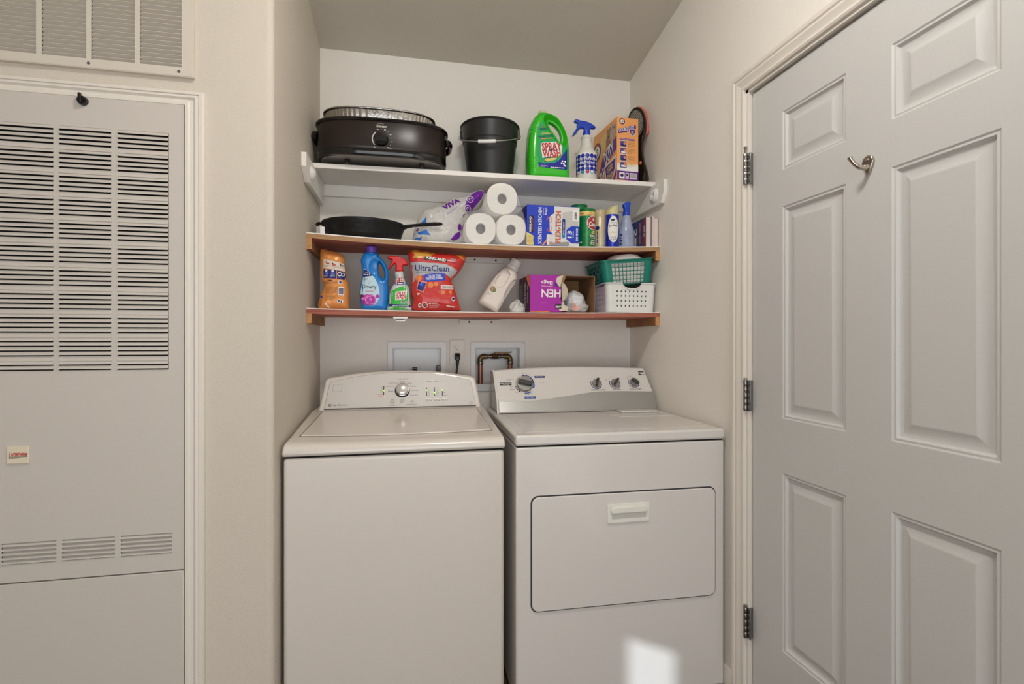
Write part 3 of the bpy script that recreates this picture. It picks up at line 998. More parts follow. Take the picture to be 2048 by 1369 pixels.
D.text('Less', 0.074, 0.1265, 0.011, 0.005, K_BLACK, 1).text('Normal', 0.077, 0.112, 0.02, 0.0052, K_BLACK, 1).text('More', 0.094, 0.0985, 0.013, 0.005, K_BLACK, 1).text('Touch Up', 0.212, 0.1415, 0.022, 0.0045, K_GREY, 1)
D.para(0.055, 0.09, 0.153, 0.163, 2, K_GREY, 1, 0.3)
D.build('timer_print', dy, lambda a, b, d: dm(a, b, 0.0003 + d))
D = Dec()
for x, t, w in ((0.466, 'WRINKLE GUARD', 0.068), (0.5552, 'DRY TEMP', 0.037), (0.646, 'PUSH to START', 0.056)):
    D.text(t, x, 0.1025, w, 0.0062, K_BLACK, 1)
D.text('OFF', 0.436, 0.1575, 0.009, 0.004, K_GREY, 1).text('MEDIUM', 0.541, 0.165, 0.02, 0.004, K_GREY, 1).text('HIGH', 0.577, 0.1575, 0.012, 0.004, K_GREY, 1).para(0.508, 0.528, 0.15, 0.157, 2, K_GREY, 1, 0.3).text('SIGNAL', 0.632, 0.168, 0.018, 0.004, K_GREY, 1).text('OFF', 0.617, 0.159, 0.009, 0.004, K_GREY, 1)
D.build('knob_lettering', dy, lambda a, b, d: dm(a, b, 0.0003 + d))
D = Dec()
D.rect(0.677, 0.7035, 0.174, 0.194, K_BLACK, 1).poly([(0.679, 0.1825), (0.689, 0.1825), (0.7015, 0.176), (0.693, 0.176), (0.686, 0.1795)], WHITE, 2).rect(0.678, 0.7025, 0.186, 0.1875, WHITE, 2).poly([(0.690, 0.1825), (0.7025, 0.1825), (0.7025, 0.1765)], WHITE, 2)
D.build('badge', dy, lambda a, b, d: dm(a, b, 0.0003 + d))
for x in (0.06, W - 0.06):
    for y in (0.05, 0.64):
        obj('foot', MB().lathe([(0.02, 0.0), (0.02, 0.012), (0.008, 0.014), (0.008, 0.03)], 16, (x, y, 0)), BLACK, dy, smooth=40)

# ================================================================== wall boxes, outlet, cord
UB = mat('utility_box_plastic', (226, 227, 226), 0.35)
UBI = mat('utility_box_inside', (232, 233, 233), 0.32)


def wallbox(name, label, ho, hi, depth):
    t = thing(name, label, 'wall box', (0, 0, 0))
    obj('flange', grid_panel([ho[0], ho[1]], [ho[2], ho[3]], [(hi[0] + 0.006, hi[1] - 0.006, hi[2] + 0.006, hi[3] - 0.006)], lambda u, v, d: (u, d, v), YB - 0.007, YB - 0.0003), UB, t, bevel=0.002)
    x0, x1, z0, z1 = hi[0] + 0.0006, hi[1] - 0.0006, hi[2] + 0.0006, hi[3] - 0.0006
    mb = MB()
    e = 0.004
    mb.box(x0, x1, YB + depth - e, YB + depth, z0, z1).box(x0, x0 + e, YB, YB + depth, z0, z1).box(x1 - e, x1, YB, YB + depth, z0, z1).box(x0, x1, YB, YB + depth, z0, z0 + e).box(x0, x1, YB, YB + depth, z1 - e, z1)
    obj('tub', mb, UBI, t)
    for x in (ho[0] + 0.008, ho[1] - 0.008):
        obj('screw', MB().lathe([(0.003, 0), (0.0025, 0.0012), (0.0005, 0.0014)], 10, (0, 0, 0), lambda a, b, c, x=x: (x + a, YB - 0.007 - c, ho[3] - 0.008 + b)), STEEL, t, smooth=50)
    return t


wb1 = wallbox('washer_supply_box', 'white recessed washer supply box left of the outlet', (-0.097, 0.172, 0.96, 1.218), BOX1, 0.045)
for x, z, w in ((0.026, 1.094, 0.022), (0.134, 1.100, 0.017)):
    obj('valve_handle', MB().box(x - w / 2, x + w / 2, YB + 0.012, YB + 0.028, z - 0.03, z + 0.006), BLACKG, wb1, bevel=0.003)
    obj('valve_stem', MB().tube([(x, YB + 0.02, 0.995), (x, YB + 0.02, z - 0.02)], 0.008, 12), STEEL, wb1, smooth=50)
wb2 = wallbox('gas_valve_box', 'white recessed gas valve box right of the outlet', (0.283, 0.547, 0.983, 1.217), BOX2, 0.06)
COP = mat('copper_pipe', (158, 112, 92), 0.4, 0.7, var=(60, 0.2))
BRS = mat('aged_brass', (112, 88, 60), 0.38, 0.8, var=(80, 0.25))
CRM = mat('fitting_metal', (120, 112, 106), 0.28, 0.9)
gp = thing('gas_valve', 'copper gas pipes with brass elbow fittings and lever valve', 'valve', (0, 0, 0))
py = YB + 0.018
for x, z0 in ((0.333, 1.0166), (0.478, 1.0166)):
    obj('copper_pipe', MB().tube([(x, py, z0), (x, py, 1.118)], 0.0115, 16), COP, gp, smooth=50)
    obj('collar', MB().lathe([(0.013, 1.108), (0.0142, 1.111), (0.0142, 1.124), (0.012, 1.128)], 18, (x, py, 0)), CRM, gp, smooth=40)
for x, sx in ((0.333, 1), (0.478, -1)):
    obj('elbow', MB().tube([(x, py, 1.12), (x, py, 1.134), (x + sx * 0.004, py, 1.143), (x + sx * 0.012, py, 1.147), (x + sx * 0.026, py, 1.147)], 0.0128, 14), BRS, gp, smooth=50)
obj('cross_pipe', MB().tube([(0.352, py, 1.147), (0.46, py, 1.147)], 0.0098, 14), CRM, gp, smooth=50)
for x in (0.362, 0.385, 0.425, 0.452):
    obj('collar', MB().lathe([(0.0105, -0.006), (0.012, -0.004), (0.012, 0.004), (0.0105, 0.006)], 16, (0, 0, 0), lambda a, b, c, x=x: (x + c, py + a, 1.147 + b)), CRM, gp, smooth=40)
vb = obj('valve_body', MB().lathe([(0.011, -0.016), (0.0155, -0.013), (0.0155, 0.013), (0.011, 0.016)], 6, (0, 0, 0), lambda a, b, c: (0.405 + c, py + a, 1.148 + b)), BRS, gp, bevel=0.001)
obj('lever', MB().prism([(0.400, 1.162), (0.405, 1.169), (0.412, 1.1665), (0.470, 1.1665), (0.488, 1.171), (0.486, 1.1655), (0.468, 1.161), (0.41, 1.160)], lambda a, b, d: (a, d, b), py - 0.009, py + 0.009), BRS, vb, bevel=0.001)

ot = thing('wall_outlet', 'ivory duplex outlet plate between the two wall boxes', 'outlet', (0, 0, 0))
OUT = mat('outlet_plastic', (226, 220, 208), 0.35)
obj('plate', MB().box(0.1855, 0.2535, YB - 0.006, YB, 1.113, 1.227), OUT, ot, bevel=0.003, seg=3)
for z in (1.1905, 1.1495):
    s_ = obj('socket', MB().prism([(0.2195 + 0.0165 * math.cos(R(a)), z + max(-0.0135, min(0.0135, 0.0168 * math.sin(R(a))))) for a in range(0, 360, 15)], lambda a, b, d: (a, YB - d, b), 0.004, 0.0085), OUT, ot, bevel=0.0008)
    D = Dec()
    D.rect(0.2125, 0.2141, z - 0.001, z + 0.0075, K_BLACK).rect(0.2243, 0.2259, z + 0.0005, z + 0.007, K_BLACK).disc(0.2195, z - 0.0075, 0.0025, K_BLACK, 1, 10)
    D.build('slots', s_, flat((0, YB - 0.0085, 0)))
cd = thing('power_cord', 'black appliance plug and cord hanging from the outlet', 'cord', (0, 0, 0))
obj('plug', MB().rings([[(0.2205 + a * w, YB - 0.009 - d, 1.150 + b * h_ + dz_) for a, b in ((-1, -1), (1, -1), (1, 1), (-1, 1))] for d, w, h_, dz_ in ((0, 0.0125, 0.013, 0), (0.014, 0.0125, 0.014, 0), (0.024, 0.0105, 0.0145, -0.004), (0.028, 0.008, 0.011, -0.008))]), BLACK, cd, bevel=0.002)
obj('strain_relief', MB().tube([(0.2205, YB - 0.027, 1.14), (0.2203, YB - 0.028, 1.122), (0.219, YB - 0.028, 1.104)], [0.0085, 0.0075, 0.005], 12), BLACK, cd, smooth=50)
obj('cable', MB().tube([(0.219, YB - 0.028, 1.106), (0.2165, YB - 0.028, 1.08), (0.212, YB - 0.027, 1.05), (0.206, YB - 0.026, 1.01), (0.20, YB - 0.026, 0.95), (0.20, YB - 0.026, 0.90)], 0.0046, 10), BLACK, cd, smooth=60)
# ================================================================== shelves
Z1 = 1.938      # top shelf surface
us = thing('wall_shelf', 'white painted closet shelf at the top of the alcove', 'shelf', (0, 0, 0))
E_ = 0.0006
yfl, yfr = 2.166, 2.126
x0, x1 = XL + E_, XR - E_
obj('board', MB().add([(x0, yfl, Z1 - 0.020), (x1, yfr, Z1 - 0.020), (x1, YB - E_, Z1 - 0.020), (x0, YB - E_, Z1 - 0.020), (x0, yfl, Z1), (x1, yfr, Z1), (x1, YB - E_, Z1), (x0, YB - E_, Z1)],
                     [(3, 2, 1, 0), (4, 5, 6, 7), (0, 1, 5, 4), (1, 2, 6, 5), (2, 3, 7, 6), (3, 0, 4, 7)]), SHELFW, us, bevel=0.0015)
clt = [(1.990, 1.9175), (1.990, 1.866), (2.045, 1.822), (YB - 0.02, 1.822), (YB - 0.02, 1.9175)]
for xa, xb, sx in ((x0, XL + 0.019, 1), (XR - 0.019, x1, -1)):
    c = obj('end_cleat', MB().prism(clt if sx > 0 else [(a + (0.028 if a < 2.0 else (0.0 if a < 2.1 else 0)), b) for a, b in clt], lambda a, b, d: (d, a, b), xa, xb), SHELFW, us, bevel=0.0012)
    xs = XL + 0.019 if sx > 0 else XR - 0.019
    if sx > 0:
        obj('rod_socket', MB().lathe([(0.028, 0), (0.030, 0.003), (0.022, 0.010), (0.015, 0.016), (0.001, 0.018)], 28, (0, 0, 0), lambda a, b, d: (xs + d, 2.085 + a, 1.868 + b)), SHADEW, c, smooth=35)
    else:
        mb = MB()
        rr = []
        for k in range(25):
            t = R(115 + 310 * k / 24)
            rr.append([(xs - d, 2.097 + r_ * math.cos(t), 1.868 + r_ * math.sin(t)) for r_, d in ((0.013, 0.0), (0.013, 0.012), (0.020, 0.014), (0.031, 0.005), (0.031, 0.0))])
        mb.rings(rr)
        obj('rod_socket', mb, SHADEW, c, smooth=40)
obj('back_ledger', MB().box(x0, x1, YB - 0.019, YB - E_, 1.866, Z1 - 0.0205), SHELFW, us, bevel=0.0012)


def sag_shelf(name, label, zt, sag, th, yf, edge, under, lin_t, cl_h):
    t = thing(name, label, 'shelf', (0, 0, 0))
    S = lambda x: -sag * (1 - ((x - 0.35) / 0.74) ** 2)
    Q = lambda x: S(x) * 0.2
    N = 26
    xs_ = np.linspace(XL + E_, XR - E_, N)
    mb = MB()
    for i in range(N - 1):
        a, b = xs_[i], xs_[i + 1]
        za, zb = zt - lin_t + S(a), zt - lin_t + S(b)
        mb.add([(a, yf, za - th), (b, yf, zb - th), (b, YB - E_, zt - lin_t + Q(b) - th), (a, YB - E_, zt - lin_t + Q(a) - th), (a, yf, za), (b, yf, zb), (b, YB - E_, zt - lin_t + Q(b)), (a, YB - E_, zt - lin_t + Q(a))],
               [(3, 2, 1, 0), (4, 5, 6, 7), (0, 1, 5, 4)], [1, 1, 0])
    mb.add([], [])
    obj('board', mb, [edge, under], t)
    mb = MB()
    for i in range(N - 1):
        a, b = xs_[i], xs_[i + 1]
        za, zb = zt + S(a), zt + S(b)
        mb.add([(a, yf - 0.001, za - lin_t), (b, yf - 0.001, zb - lin_t), (b, YB - E_, zt + Q(b) - lin_t), (a, YB - E_, zt + Q(a) - lin_t), (a, yf - 0.001, za), (b, yf - 0.001, zb), (b, YB - E_, zt + Q(b)), (a, YB - E_, zt + Q(a))],
               [(4, 5, 6, 7), (0, 1, 5, 4), (3, 2, 1, 0)])
    obj('white_top', mb, SHELFW, t)
    zc = zt - lin_t - th
    for xa, xb in ((x0, XL + 0.020), (XR - 0.020, x1)):
        mb = MB().box(xa, xb, yf + 0.0015, YB - E_, zc - cl_h, zc - 0.0003, [0, 0, 1, 0, 0, 0])
        obj('cleat', mb, [PINE, PINEEND], t)
    return t, S


ms, S2 = sag_shelf('wall_shelf', 'sagging plywood shelf with red underside in the middle', 1.642, 0.020, 0.017, 2.088, PLY, PLYRED, 0.0045, 0.043)
ls, S3 = sag_shelf('wall_shelf', 'lowest shelf with red stained front edge', 1.349, 0.008, 0.018, 2.088, EDGERED, PLYRED, 0.0035, 0.038)
for par, xa, xb, za, zb in ((ms, 0.257, 0.443, 1.590, 1.6155), (ls, 0.229, 0.424, 1.300, 1.321)):
    b = obj('back_block', MB().box(xa, xb, YB - 0.019, YB - E_, za, zb), SHELFW, par, bevel=0.001)
    for t in (0.24, 0.78):
        x = xa + (xb - xa) * t
        z = (za + zb) / 2 - (0.0 if par is ls else -0.0)
        obj('screw', MB().lathe([(0.0048, 0), (0.004, 0.0008), (0.0005, 0.001)], 12, (0, 0, 0), lambda a, b_, c, x=x, z=z: (x + a, YB - 0.0192 - c, z + b_)), BLACK, b, smooth=40)
mc = thing('cabinet_catch', 'small white plastic catch under the lowest shelf edge', 'catch', (0, 0, 0))
obj('flange', MB().box(-0.063, -0.006, 2.088, 2.113, 1.3115, 1.3185), SHADEW, mc, bevel=0.001)
obj('housing', MB().box(-0.053, -0.015, 2.090, 2.112, 1.300, 1.3115), SHADEW, mc, bevel=0.001)
obj('slot', MB().box(-0.051, -0.017, 2.0893, 2.0905, 1.3055, 1.3085), K_BLACK, mc)


def zm(x):
    return 1.642 + S2(x) + 0.0006


def zl(x):
    return 1.349 + S3(x) + 0.0006


ZT = Z1 + 0.0006


def conv(px0, base, kx, kz):
    return lambda pts: [((x - px0) * kx, (base - y) * kz) for x, y in pts]


def superell(hw, hd, n_, N=64, flute=0, amp=0):
    out = []
    for k in range(N):
        t = 2 * PI * k / N
        c, s = math.cos(t), math.sin(t)
        f = 1 + (amp * math.cos(flute * t) if flute else 0)
        out.append((hw * f * math.copysign(abs(c) ** (2 / n_), c), hd * f * math.copysign(abs(s) ** (2 / n_), s)))
    return out


# ================================================================== top shelf: roaster oven and foil pan
ro = thing('roaster_oven', 'black electric roaster oven with round dial on the top shelf', 'roaster', (-0.106, 2.232, ZT), R(-1.0))
ROAST = mat('roaster_enamel', (36, 26, 21), 0.3, coat=0.0, var=(9, 0.3), spec=0.4)
hw, hd = 0.262, 0.140
L = lambda sw, z, n_=3.0: [(a, b, z) for a, b in superell(hw + sw, hd + sw, n_)]
obj('shell', MB().rings([L(-0.004, 0.046), L(-0.001, 0.05), L(0.0, 0.06), L(0.001, 0.155), L(0.0, 0.158), L(-0.006, 0.158), L(-0.008, 0.07)]), ROAST, ro, smooth=40)
obj('base_band', MB().rings([L(-0.012, 0.020), L(-0.003, 0.022), L(0.0015, 0.030), L(0.0015, 0.044), L(-0.003, 0.0475)]), BLACKG, ro, smooth=40)
obj('bottom_plate', MB().rings([L(-0.03, 0.0155), L(-0.014, 0.0175), L(-0.012, 0.0205)]), mat('galvanised_bottom', (150, 146, 140), 0.4, 0.6), ro, smooth=40)
obj('rim', MB().rings([L(0.0, 0.156), L(0.006, 0.158), L(0.0085, 0.163), L(0.006, 0.168), L(0.0, 0.170), L(-0.006, 0.1695), L(-0.008, 0.160)], cap0=False, cap1=False), BLACKG, ro, smooth=50)
for x, y in ((-0.138, -0.084), (0.158, -0.082), (-0.14, 0.08), (0.14, 0.08)):
    f_ = obj('foot', MB().lathe([(0.0065, 0.0), (0.0065, 0.014), (0.018, 0.0165), (0.02, 0.018)], 16, (x, y, 0)), BLACK, ro, smooth=40)
for sx in (-1, 1):
    hx = sx * (hw - 0.004)
    pts = [(hx, -0.055, 0.118), (hx + sx * 0.014, -0.05, 0.121), (hx + sx * 0.020, -0.03, 0.123), (hx + sx * 0.020, 0.03, 0.123), (hx + sx * 0.014, 0.05, 0.121), (hx, 0.055, 0.118)]
    obj('handle', MB().tube(pts, 0.0105, 12, flat=1.5), BLACKG, ro, smooth=60)
zk = 0.085
yk = -hd - 0.001
rk = obj('control_dial', MB().lathe([(0.0285, 0.0), (0.0285, 0.008), (0.026, 0.014), (0.001, 0.0155)], 30, (0, 0, 0), lambda a, b, c: (0.0 + a, yk - c, zk + b)), BLACKG, ro, smooth=40)
obj('grip', MB().prism([(-0.026, -0.006), (0.026, -0.002), (0.026, 0.004), (-0.026, 0.007)], lambda a, b, d: (a, yk - d, zk + b), 0.013, 0.026), BLACKG, rk, bevel=0.002)
D = Dec()
D.ring(0, zk, 0.0325, 0.0365, ink('dial_white', (214, 208, 196)), 1, 128, 222)
for i, a in enumerate(range(110, -62, -20)):
    D.rect(0.041 * math.cos(R(a)) - (0.004 if i % 2 == 0 else 0.001), 0.041 * math.cos(R(a)) + (0.004 if i % 2 == 0 else 0.001), zk + 0.041 * math.sin(R(a)) - 0.0012, zk + 0.041 * math.sin(R(a)) + 0.0012, ink('dial_white', (214, 208, 196)), 1)
D.text('OFF', -0.026, zk - 0.033, 0.009, 0.0045, ink('dial_white', (214, 208, 196)), 1).text('WARM', 0.033, zk - 0.036, 0.013, 0.0045, ink('dial_white', (214, 208, 196)), 1)
D.text('Sunbeam', 0.0, 0.137, 0.040, 0.011, ink('dial_white', (214, 208, 196)), 1, shear=0.3, bold=0.02)
D.ring(-0.002, 0.139, 0.0145, 0.0158, ink('dial_white', (214, 208, 196)), 1, 40, 140, sy=0.55)
D.build('print', ro, flat((0, -hd - 0.0012, 0)), eps=0.0004)
FOIL = mat('aluminium_foil', (172, 168, 162), 0.2, 1.0, bump=(120, 0.0006))
fo = thing('foil_pan', 'crimped aluminium foil pan sitting in the black roaster oven', 'pan', (-0.118, 2.232, ZT + 0.172))
LF = lambda sw, z, am: [(a, b, z) for a, b in superell(0.224 + sw, 0.128 + sw, 2.8, 240, 64, am)]
obj('wall', MB().rings([LF(-0.016, -0.02, 0.009), LF(-0.008, 0.01, 0.012), LF(-0.004, 0.036, 0.010)], cap1=False), FOIL, fo, smooth=70)
obj('rim', MB().rings([LF(-0.004, 0.036, 0.004), LF(0.004, 0.0375, 0.001), LF(0.0055, 0.0405, 0.0), LF(0.003, 0.043, 0.0), LF(-0.004, 0.042, 0.0)], cap0=False, cap1=False), FOIL, fo, smooth=50)

# ------------------------------------------------------------------ bucket
bk = thing('bucket', 'black plastic bucket with a white-gripped wire handle', 'bucket', (0.355, 2.262, ZT), R(-14))
BKM = mat('bucket_plastic', (30, 30, 31), 0.42, var=(26, 0.35), bump=(60, 0.0003))
hB = 0.236
obj('pail', MB().lathe([(0.098, 0.0), (0.1, 0.002), (0.1185, 0.158), (0.1215, 0.160), (0.1275, 0.226), (0.131, 0.228), (0.1335, 0.232), (0.131, hB), (0.126, hB), (0.117, 0.15), (0.096, 0.006), (0.001, 0.005)], 56), BKM, bk, smooth=30)
for sx in (-1, 1):
    obj('ear', MB().box(sx * 0.128 - 0.006, sx * 0.128 + 0.006, -0.012, 0.012, 0.186, 0.226), BKM, bk, bevel=0.003)
WIRE = mat('wire_steel', (190, 188, 184), 0.3, 0.9)
ha = []
for k in range(25):
    t = PI * k / 24
    ha.append((-0.139 * math.cos(t), -0.143 * math.sin(t) - 0.002, 0.200 - 0.078 * math.sin(t) ** 0.9))
hn = obj('handle', MB().tube(ha, 0.0024, 8), WIRE, bk, smooth=60)
obj('grip', MB().tube([p for p in ha if abs(p[0]) < 0.046], 0.0075, 14), SHADEW, hn, smooth=50)

# ------------------------------------------------------------------ big green refill jug
jg = thing('detergent_jug', 'tall bright green stain remover refill jug with cutout handle', 'jug', (0.6075, 2.215, ZT))
GRN = mat('green_bottle_plastic', (50, 190, 30), 0.28, coat=0.2)
cv = conv(480, 1252, 0.00231 / 8.556, 0.00226 / 8.556)
out = cv([(160, 1252), (145, 1200), (138, 1100), (131, 950), (134, 750), (150, 520), (172, 380), (225, 250), (300, 165), (330, 140), (400, 133), (470, 140), (560, 165), (650, 225), (725, 330), (785, 460), (815, 620), (828, 800), (830, 1000), (826, 1160), (812, 1252), (500, 1256)])
hole = cv([(478, 275), (520, 262), (590, 295), (650, 350), (695, 430), (714, 520), (708, 592), (670, 570), (600, 470), (520, 370)])
ZB = lambda y: (1252 - y) * 0.00226 / 8.556


def ribs(d, X, Y, Z):
    g = np.where((X < -0.055) & (((Z > ZB(500)) & (Z < ZB(240))) | ((Z > ZB(1130)) & (Z < ZB(930)))) | (X > 0.07) & (Z > ZB(1130)) & (Z < ZB(930)), 1.0, 0.0)
    d = d + g * 0.0022 * (0.5 + 0.5 * np.cos((Z - 0.35 * np.abs(X)) * 2 * PI / 0.0105))
    sh = sd_poly(X[:, 0, :], Z[:, 0, :], smooth_poly(hole, 4))[:, None, :]
    return np.maximum(d, (np.abs(Y) - 0.014 - np.maximum(0, sh - 0.007) * 1.7) * 0.5)


mb = silhouette(out, 0.052, 0.030, [hole], 0.0028, extra=ribs)
obj('body', mb, GRN, jg, smooth=70)
obj('neck', MB().lathe([(0.0175, 0.285), (0.0175, 0.305)], 24, (-0.0205, 0, 0)), GRN, jg, smooth=40)
obj('cap', MB().lathe([(0.0195, 0.290), (0.0200, 0.292), (0.0200, 0.308), (0.018, 0.311), (0.001, 0.3115)], 28, (-0.0212, 0, 0)), mat('cream_cap', (214, 202, 168), 0.4), jg, smooth=35)
bv = bvh_of(mb)
D = Dec()
lab = cv([(270, 420), (300, 355), (370, 328), (430, 345), (520, 440), (610, 560), (700, 655), (745, 680), (770, 740), (770, 1085), (740, 1105), (310, 1085), (275, 1050), (262, 800)])
D.poly(lab, ink('jug_label_green', (20, 168, 84)), 1)
D.poly(cv([(282, 1000), (380, 1022), (520, 1000), (640, 920), (720, 820), (768, 745), (770, 1082), (740, 1104), (308, 1084), (280, 1050)]), ink('jug_label_blue', (16, 26, 150)), 2)
D.ring(*cv([(480, 790)])[0], 0.054, 0.0575, ink('jug_label_teal', (40, 176, 150)), 3, 150, 345, sy=1.0)
D.poly(cv([(360, 985), (430, 990), (560, 950), (640, 870), (420, 930)]), K_YELLOW, 3)
RED2 = ink('logo_red', (196, 62, 62))
D.poly(cv([(318, 705), (345, 680), (560, 650), (685, 640), (672, 760), (665, 855), (640, 868), (345, 935), (335, 850), (318, 800)]), WHITE, 4)
D.text('SPRAY', *cv([(500, 735)])[0], 0.090, 0.036, RED2, 5, rot=7, bold=0.035).text('WASH', *cv([(500, 850)])[0], 0.082, 0.033, RED2, 5, rot=7, bold=0.035)
D.text("'n'", *cv([(495, 790)])[0], 0.021, 0.015, K_NAVY, 6, rot=6, bold=0.02, shear=0.3)
D.text('ADVANCED', *cv([(420, 520)])[0], 0.052, 0.0095, K_YELLOW, 3, rot=9, bold=0.02, shear=0.3).text('GROUND TO GRASS', *cv([(405, 570)])[0], 0.069, 0.0095, K_NAVY, 3, rot=9, bold=0.02, shear=0.2).text('~', *cv([(415, 605)])[0], 0.05, 0.006, K_ORANGE, 3, rot=8)
D.text('NEW', *cv([(368, 415)])[0], 0.018, 0.006, RED2, 3, rot=8, bold=0.02).text('FORMULA', *cv([(365, 450)])[0], 0.044, 0.008, K_NAVY, 3, rot=8, bold=0.02, shear=0.3)
D.text('~', *cv([(510, 915)])[0], 0.05, 0.005, K_NAVY, 5, rot=8)
for x, y in ((683, 965), (730, 968), (705, 1005), (668, 1000), (715, 1030), (735, 1040)):
    D.disc(*cv([(x, y)])[0], 0.0042, WHITE, 3, 8)
D.para(*[c for c in (cv([(315, 1065)])[0][0], cv([(435, 1065)])[0][0], cv([(0, 1085)])[0][1], cv([(0, 1050)])[0][1])], 3, WHITE, 3, 0.35)
D.text('~', *cv([(600, 1078)])[0], 0.064, 0.0055, WHITE, 3)
D.build('label', jg, raymap(bv), step=0.006, eps=0.0005)

# ------------------------------------------------------------------ all purpose sprayer
sp = thing('spray_bottle', 'translucent white spray bottle with blue dotted label on the top shelf', 'spray bottle', (0.788, 2.200, ZT))
MILK = mat('milky_plastic', (216, 213, 206), 0.35)
obj('bottle', MB().lathe([(0.044, 0), (0.0465, 0.004), (0.0465, 0.125), (0.044, 0.134), (0.034, 0.146), (0.0272, 0.160), (0.0242, 0.180), (0.0236, 0.197), (0.0258, 0.199), (0.0258, 0.208), (0.02, 0.211)], 40), MILK, sp, smooth=40)
BLU = mat('blue_trigger_plastic', (16, 62, 186), 0.3, coat=0.2)
cs = conv(1130, 1262, 0.00238 / 8.556, 0.00226 / 8.556)
hd_pts = cs([(928, 200), (985, 200), (1010, 210), (1130, 222), (1230, 262), (1275, 300), (1268, 328), (1192, 330), (1180, 350), (1180, 395), (1088, 395), (1085, 345), (1050, 340), (1000, 360), (975, 400), (950, 440), (905, 478), (888, 474), (920, 405), (965, 330), (962, 292), (978, 262), (925, 242)])
obj('trigger_head', silhouette(hd_pts, 0.0115, 0.006, h=0.0018, n=3), BLU, sp, smooth=70)
obj('collar', MB().lathe([(0.0168, 0.209), (0.0175, 0.211), (0.0175, 0.226), (0.0145, 0.229), (0.0145, 0.236)], 26), BLU, sp, smooth=40)
D = Dec()
RB = 0.0465
DB = ink('dot_blue', (16, 34, 150))
D.rect(-0.075, 0.075, 0.030, 0.122, WHITE, 1)
for r_ in range(4):
    for c_ in range(-3, 4):
        D.disc(c_ * 0.0208, 0.108 - r_ * 0.0195, 0.0098, DB, 2, 16)
for c_ in range(-3, 4):
    D.disc(c_ * 0.0208, 0.0365, 0.0085, DB, 2, 14).disc(c_ * 0.0208, 0.0365, 0.0065, (K_RED, WHITE, K_TEAL, K_RED, WHITE, K_TEAL, WHITE)[c_ + 3], 3, 12)
for t, z, w in (('All Purpose', 0.0925, 0.078), ('Sprayer', 0.0765, 0.056)):
    D.text(t, 0.002, z, w * 1.03, 0.0165, DB, 4, bold=0.06).text(t, 0.002, z, w, 0.0145, WHITE, 5, bold=0.012)
D.build('label', sp, cylmap(RB, -0.25), step=(0.006, None))

# ------------------------------------------------------------------ litter carton
lb = thing('litter_carton', 'orange and purple cat litter carton at the right end of the top shelf', 'box', (0.9066, 2.133, ZT), R(4.0))
CART = ink('carton_orange', (236, 164, 96), 0.5)
w_, d_, h_ = 0.106, 0.246, 0.283
obj('carton', MB().box(0, w_, 0, d_, 0, h_), CART, lb, bevel=0.0015)
fx_ = lambda x: (x - 420) / 340 * w_
fzz = lambda y: (1225 - y) / 985 * h_
D = Dec()
D.rect(0.001, w_ - 0.001, fzz(1075), fzz(985), WHITE, 1).rect(0.001, w_ - 0.001, fzz(985), fzz(950), ink('carton_pale', (240, 208, 170)), 1)
D.rect(0.001, w_ - 0.001, fzz(1215), fzz(1075), K_PURPLE, 1)
D.disc(fx_(503), fzz(307), 0.014, ink('logo_maroon', (120, 40, 50)), 1).disc(fx_(503), fzz(307), 0.009, WHITE, 2).text('G', fx_(505), fzz(305), 0.008, 0.009, K_BLACK, 3, bold=0.03)
for k in range(16):
    a = 2 * PI * k / 16
    D.line(fx_(503) + 0.0155 * math.cos(a), fzz(307) + 0.0155 * math.sin(a), fx_(503) + 0.021 * math.cos(a), fzz(307) + 0.021 * math.sin(a), 0.0012, WHITE, 1)
D.poly([(fx_(440), fzz(500)), (fx_(440), fzz(425)), (fx_(530), fzz(405)), (fx_(620), fzz(365)), (fx_(720), fzz(345)), (fx_(720), fzz(405)), (fx_(640), fzz(420)), (fx_(560), fzz(470))], K_PURPLE, 1)
D.text('DOUBLE', fx_(522), fzz(432), 0.046, 0.014, WHITE, 2, rot=14, bold=0.02).text('DUTY', fx_(647), fzz(390), 0.030, 0.014, WHITE, 2, rot=14, bold=0.02)
D.poly([(fx_(610), fzz(415)), (fx_(712), fzz(410)), (fx_(712), fzz(460)), (fx_(695), fzz(500)), (fx_(662), fzz(520)), (fx_(630), fzz(500)), (fx_(612), fzz(460))], WHITE, 3)
D.poly([(fx_(617), fzz(420)), (fx_(705), fzz(416)), (fx_(705), fzz(460)), (fx_(690), fzz(494)), (fx_(662), fzz(511)), (fx_(635), fzz(494)), (fx_(619), fzz(460))], K_PURPLE, 4)
for i in range(4):
    D.rect(fx_(642), fx_(682), fzz(445 + 14 * i), fzz(438 + 14 * i), K_YELLOW, 5)
D.rr(fx_(462), fx_(702), fzz(594), fzz(566), 0.003, K_PURPLE, 1).text('INSTRUCTIONS FOR USE', fx_(582), fzz(580), 0.066, 0.0045, WHITE, 2)
for i, y in enumerate((608, 716, 824, 934)):
    D.rr(fx_(468), fx_(575), fzz(y + 96), fzz(y), 0.004, WHITE, 1).rr(fx_(472), fx_(571), fzz(y + 92), fzz(y + 4), 0.004, ink('step_blue', (70, 70, 140)), 2)
    D.rect(fx_(485), fx_(556), fzz(y + 80), fzz(y + 50), WHITE if i % 2 else K_NAVY, 3).disc(fx_(540), fzz(y + 40), 0.006, K_ORANGE, 4, 10).rect(fx_(480), fx_(565), fzz(y + 16), fzz(y + 8), K_PURPLE, 3)
    D.para(fx_(592), fx_(704), fzz(y + 90), fzz(y + 8), 5, K_BROWN, 1, 0.22)
for x, wd in ((456, 84), (552, 56), (622, 110)):
    D.rect(fx_(x), fx_(x + wd), fzz(1195), fzz(1100), WHITE if x != 552 else ink('lilac', (210, 180, 220)), 2)
D.barcode(fx_(630), fx_(724), fzz(1180), fzz(1110), K_GREY, 3)
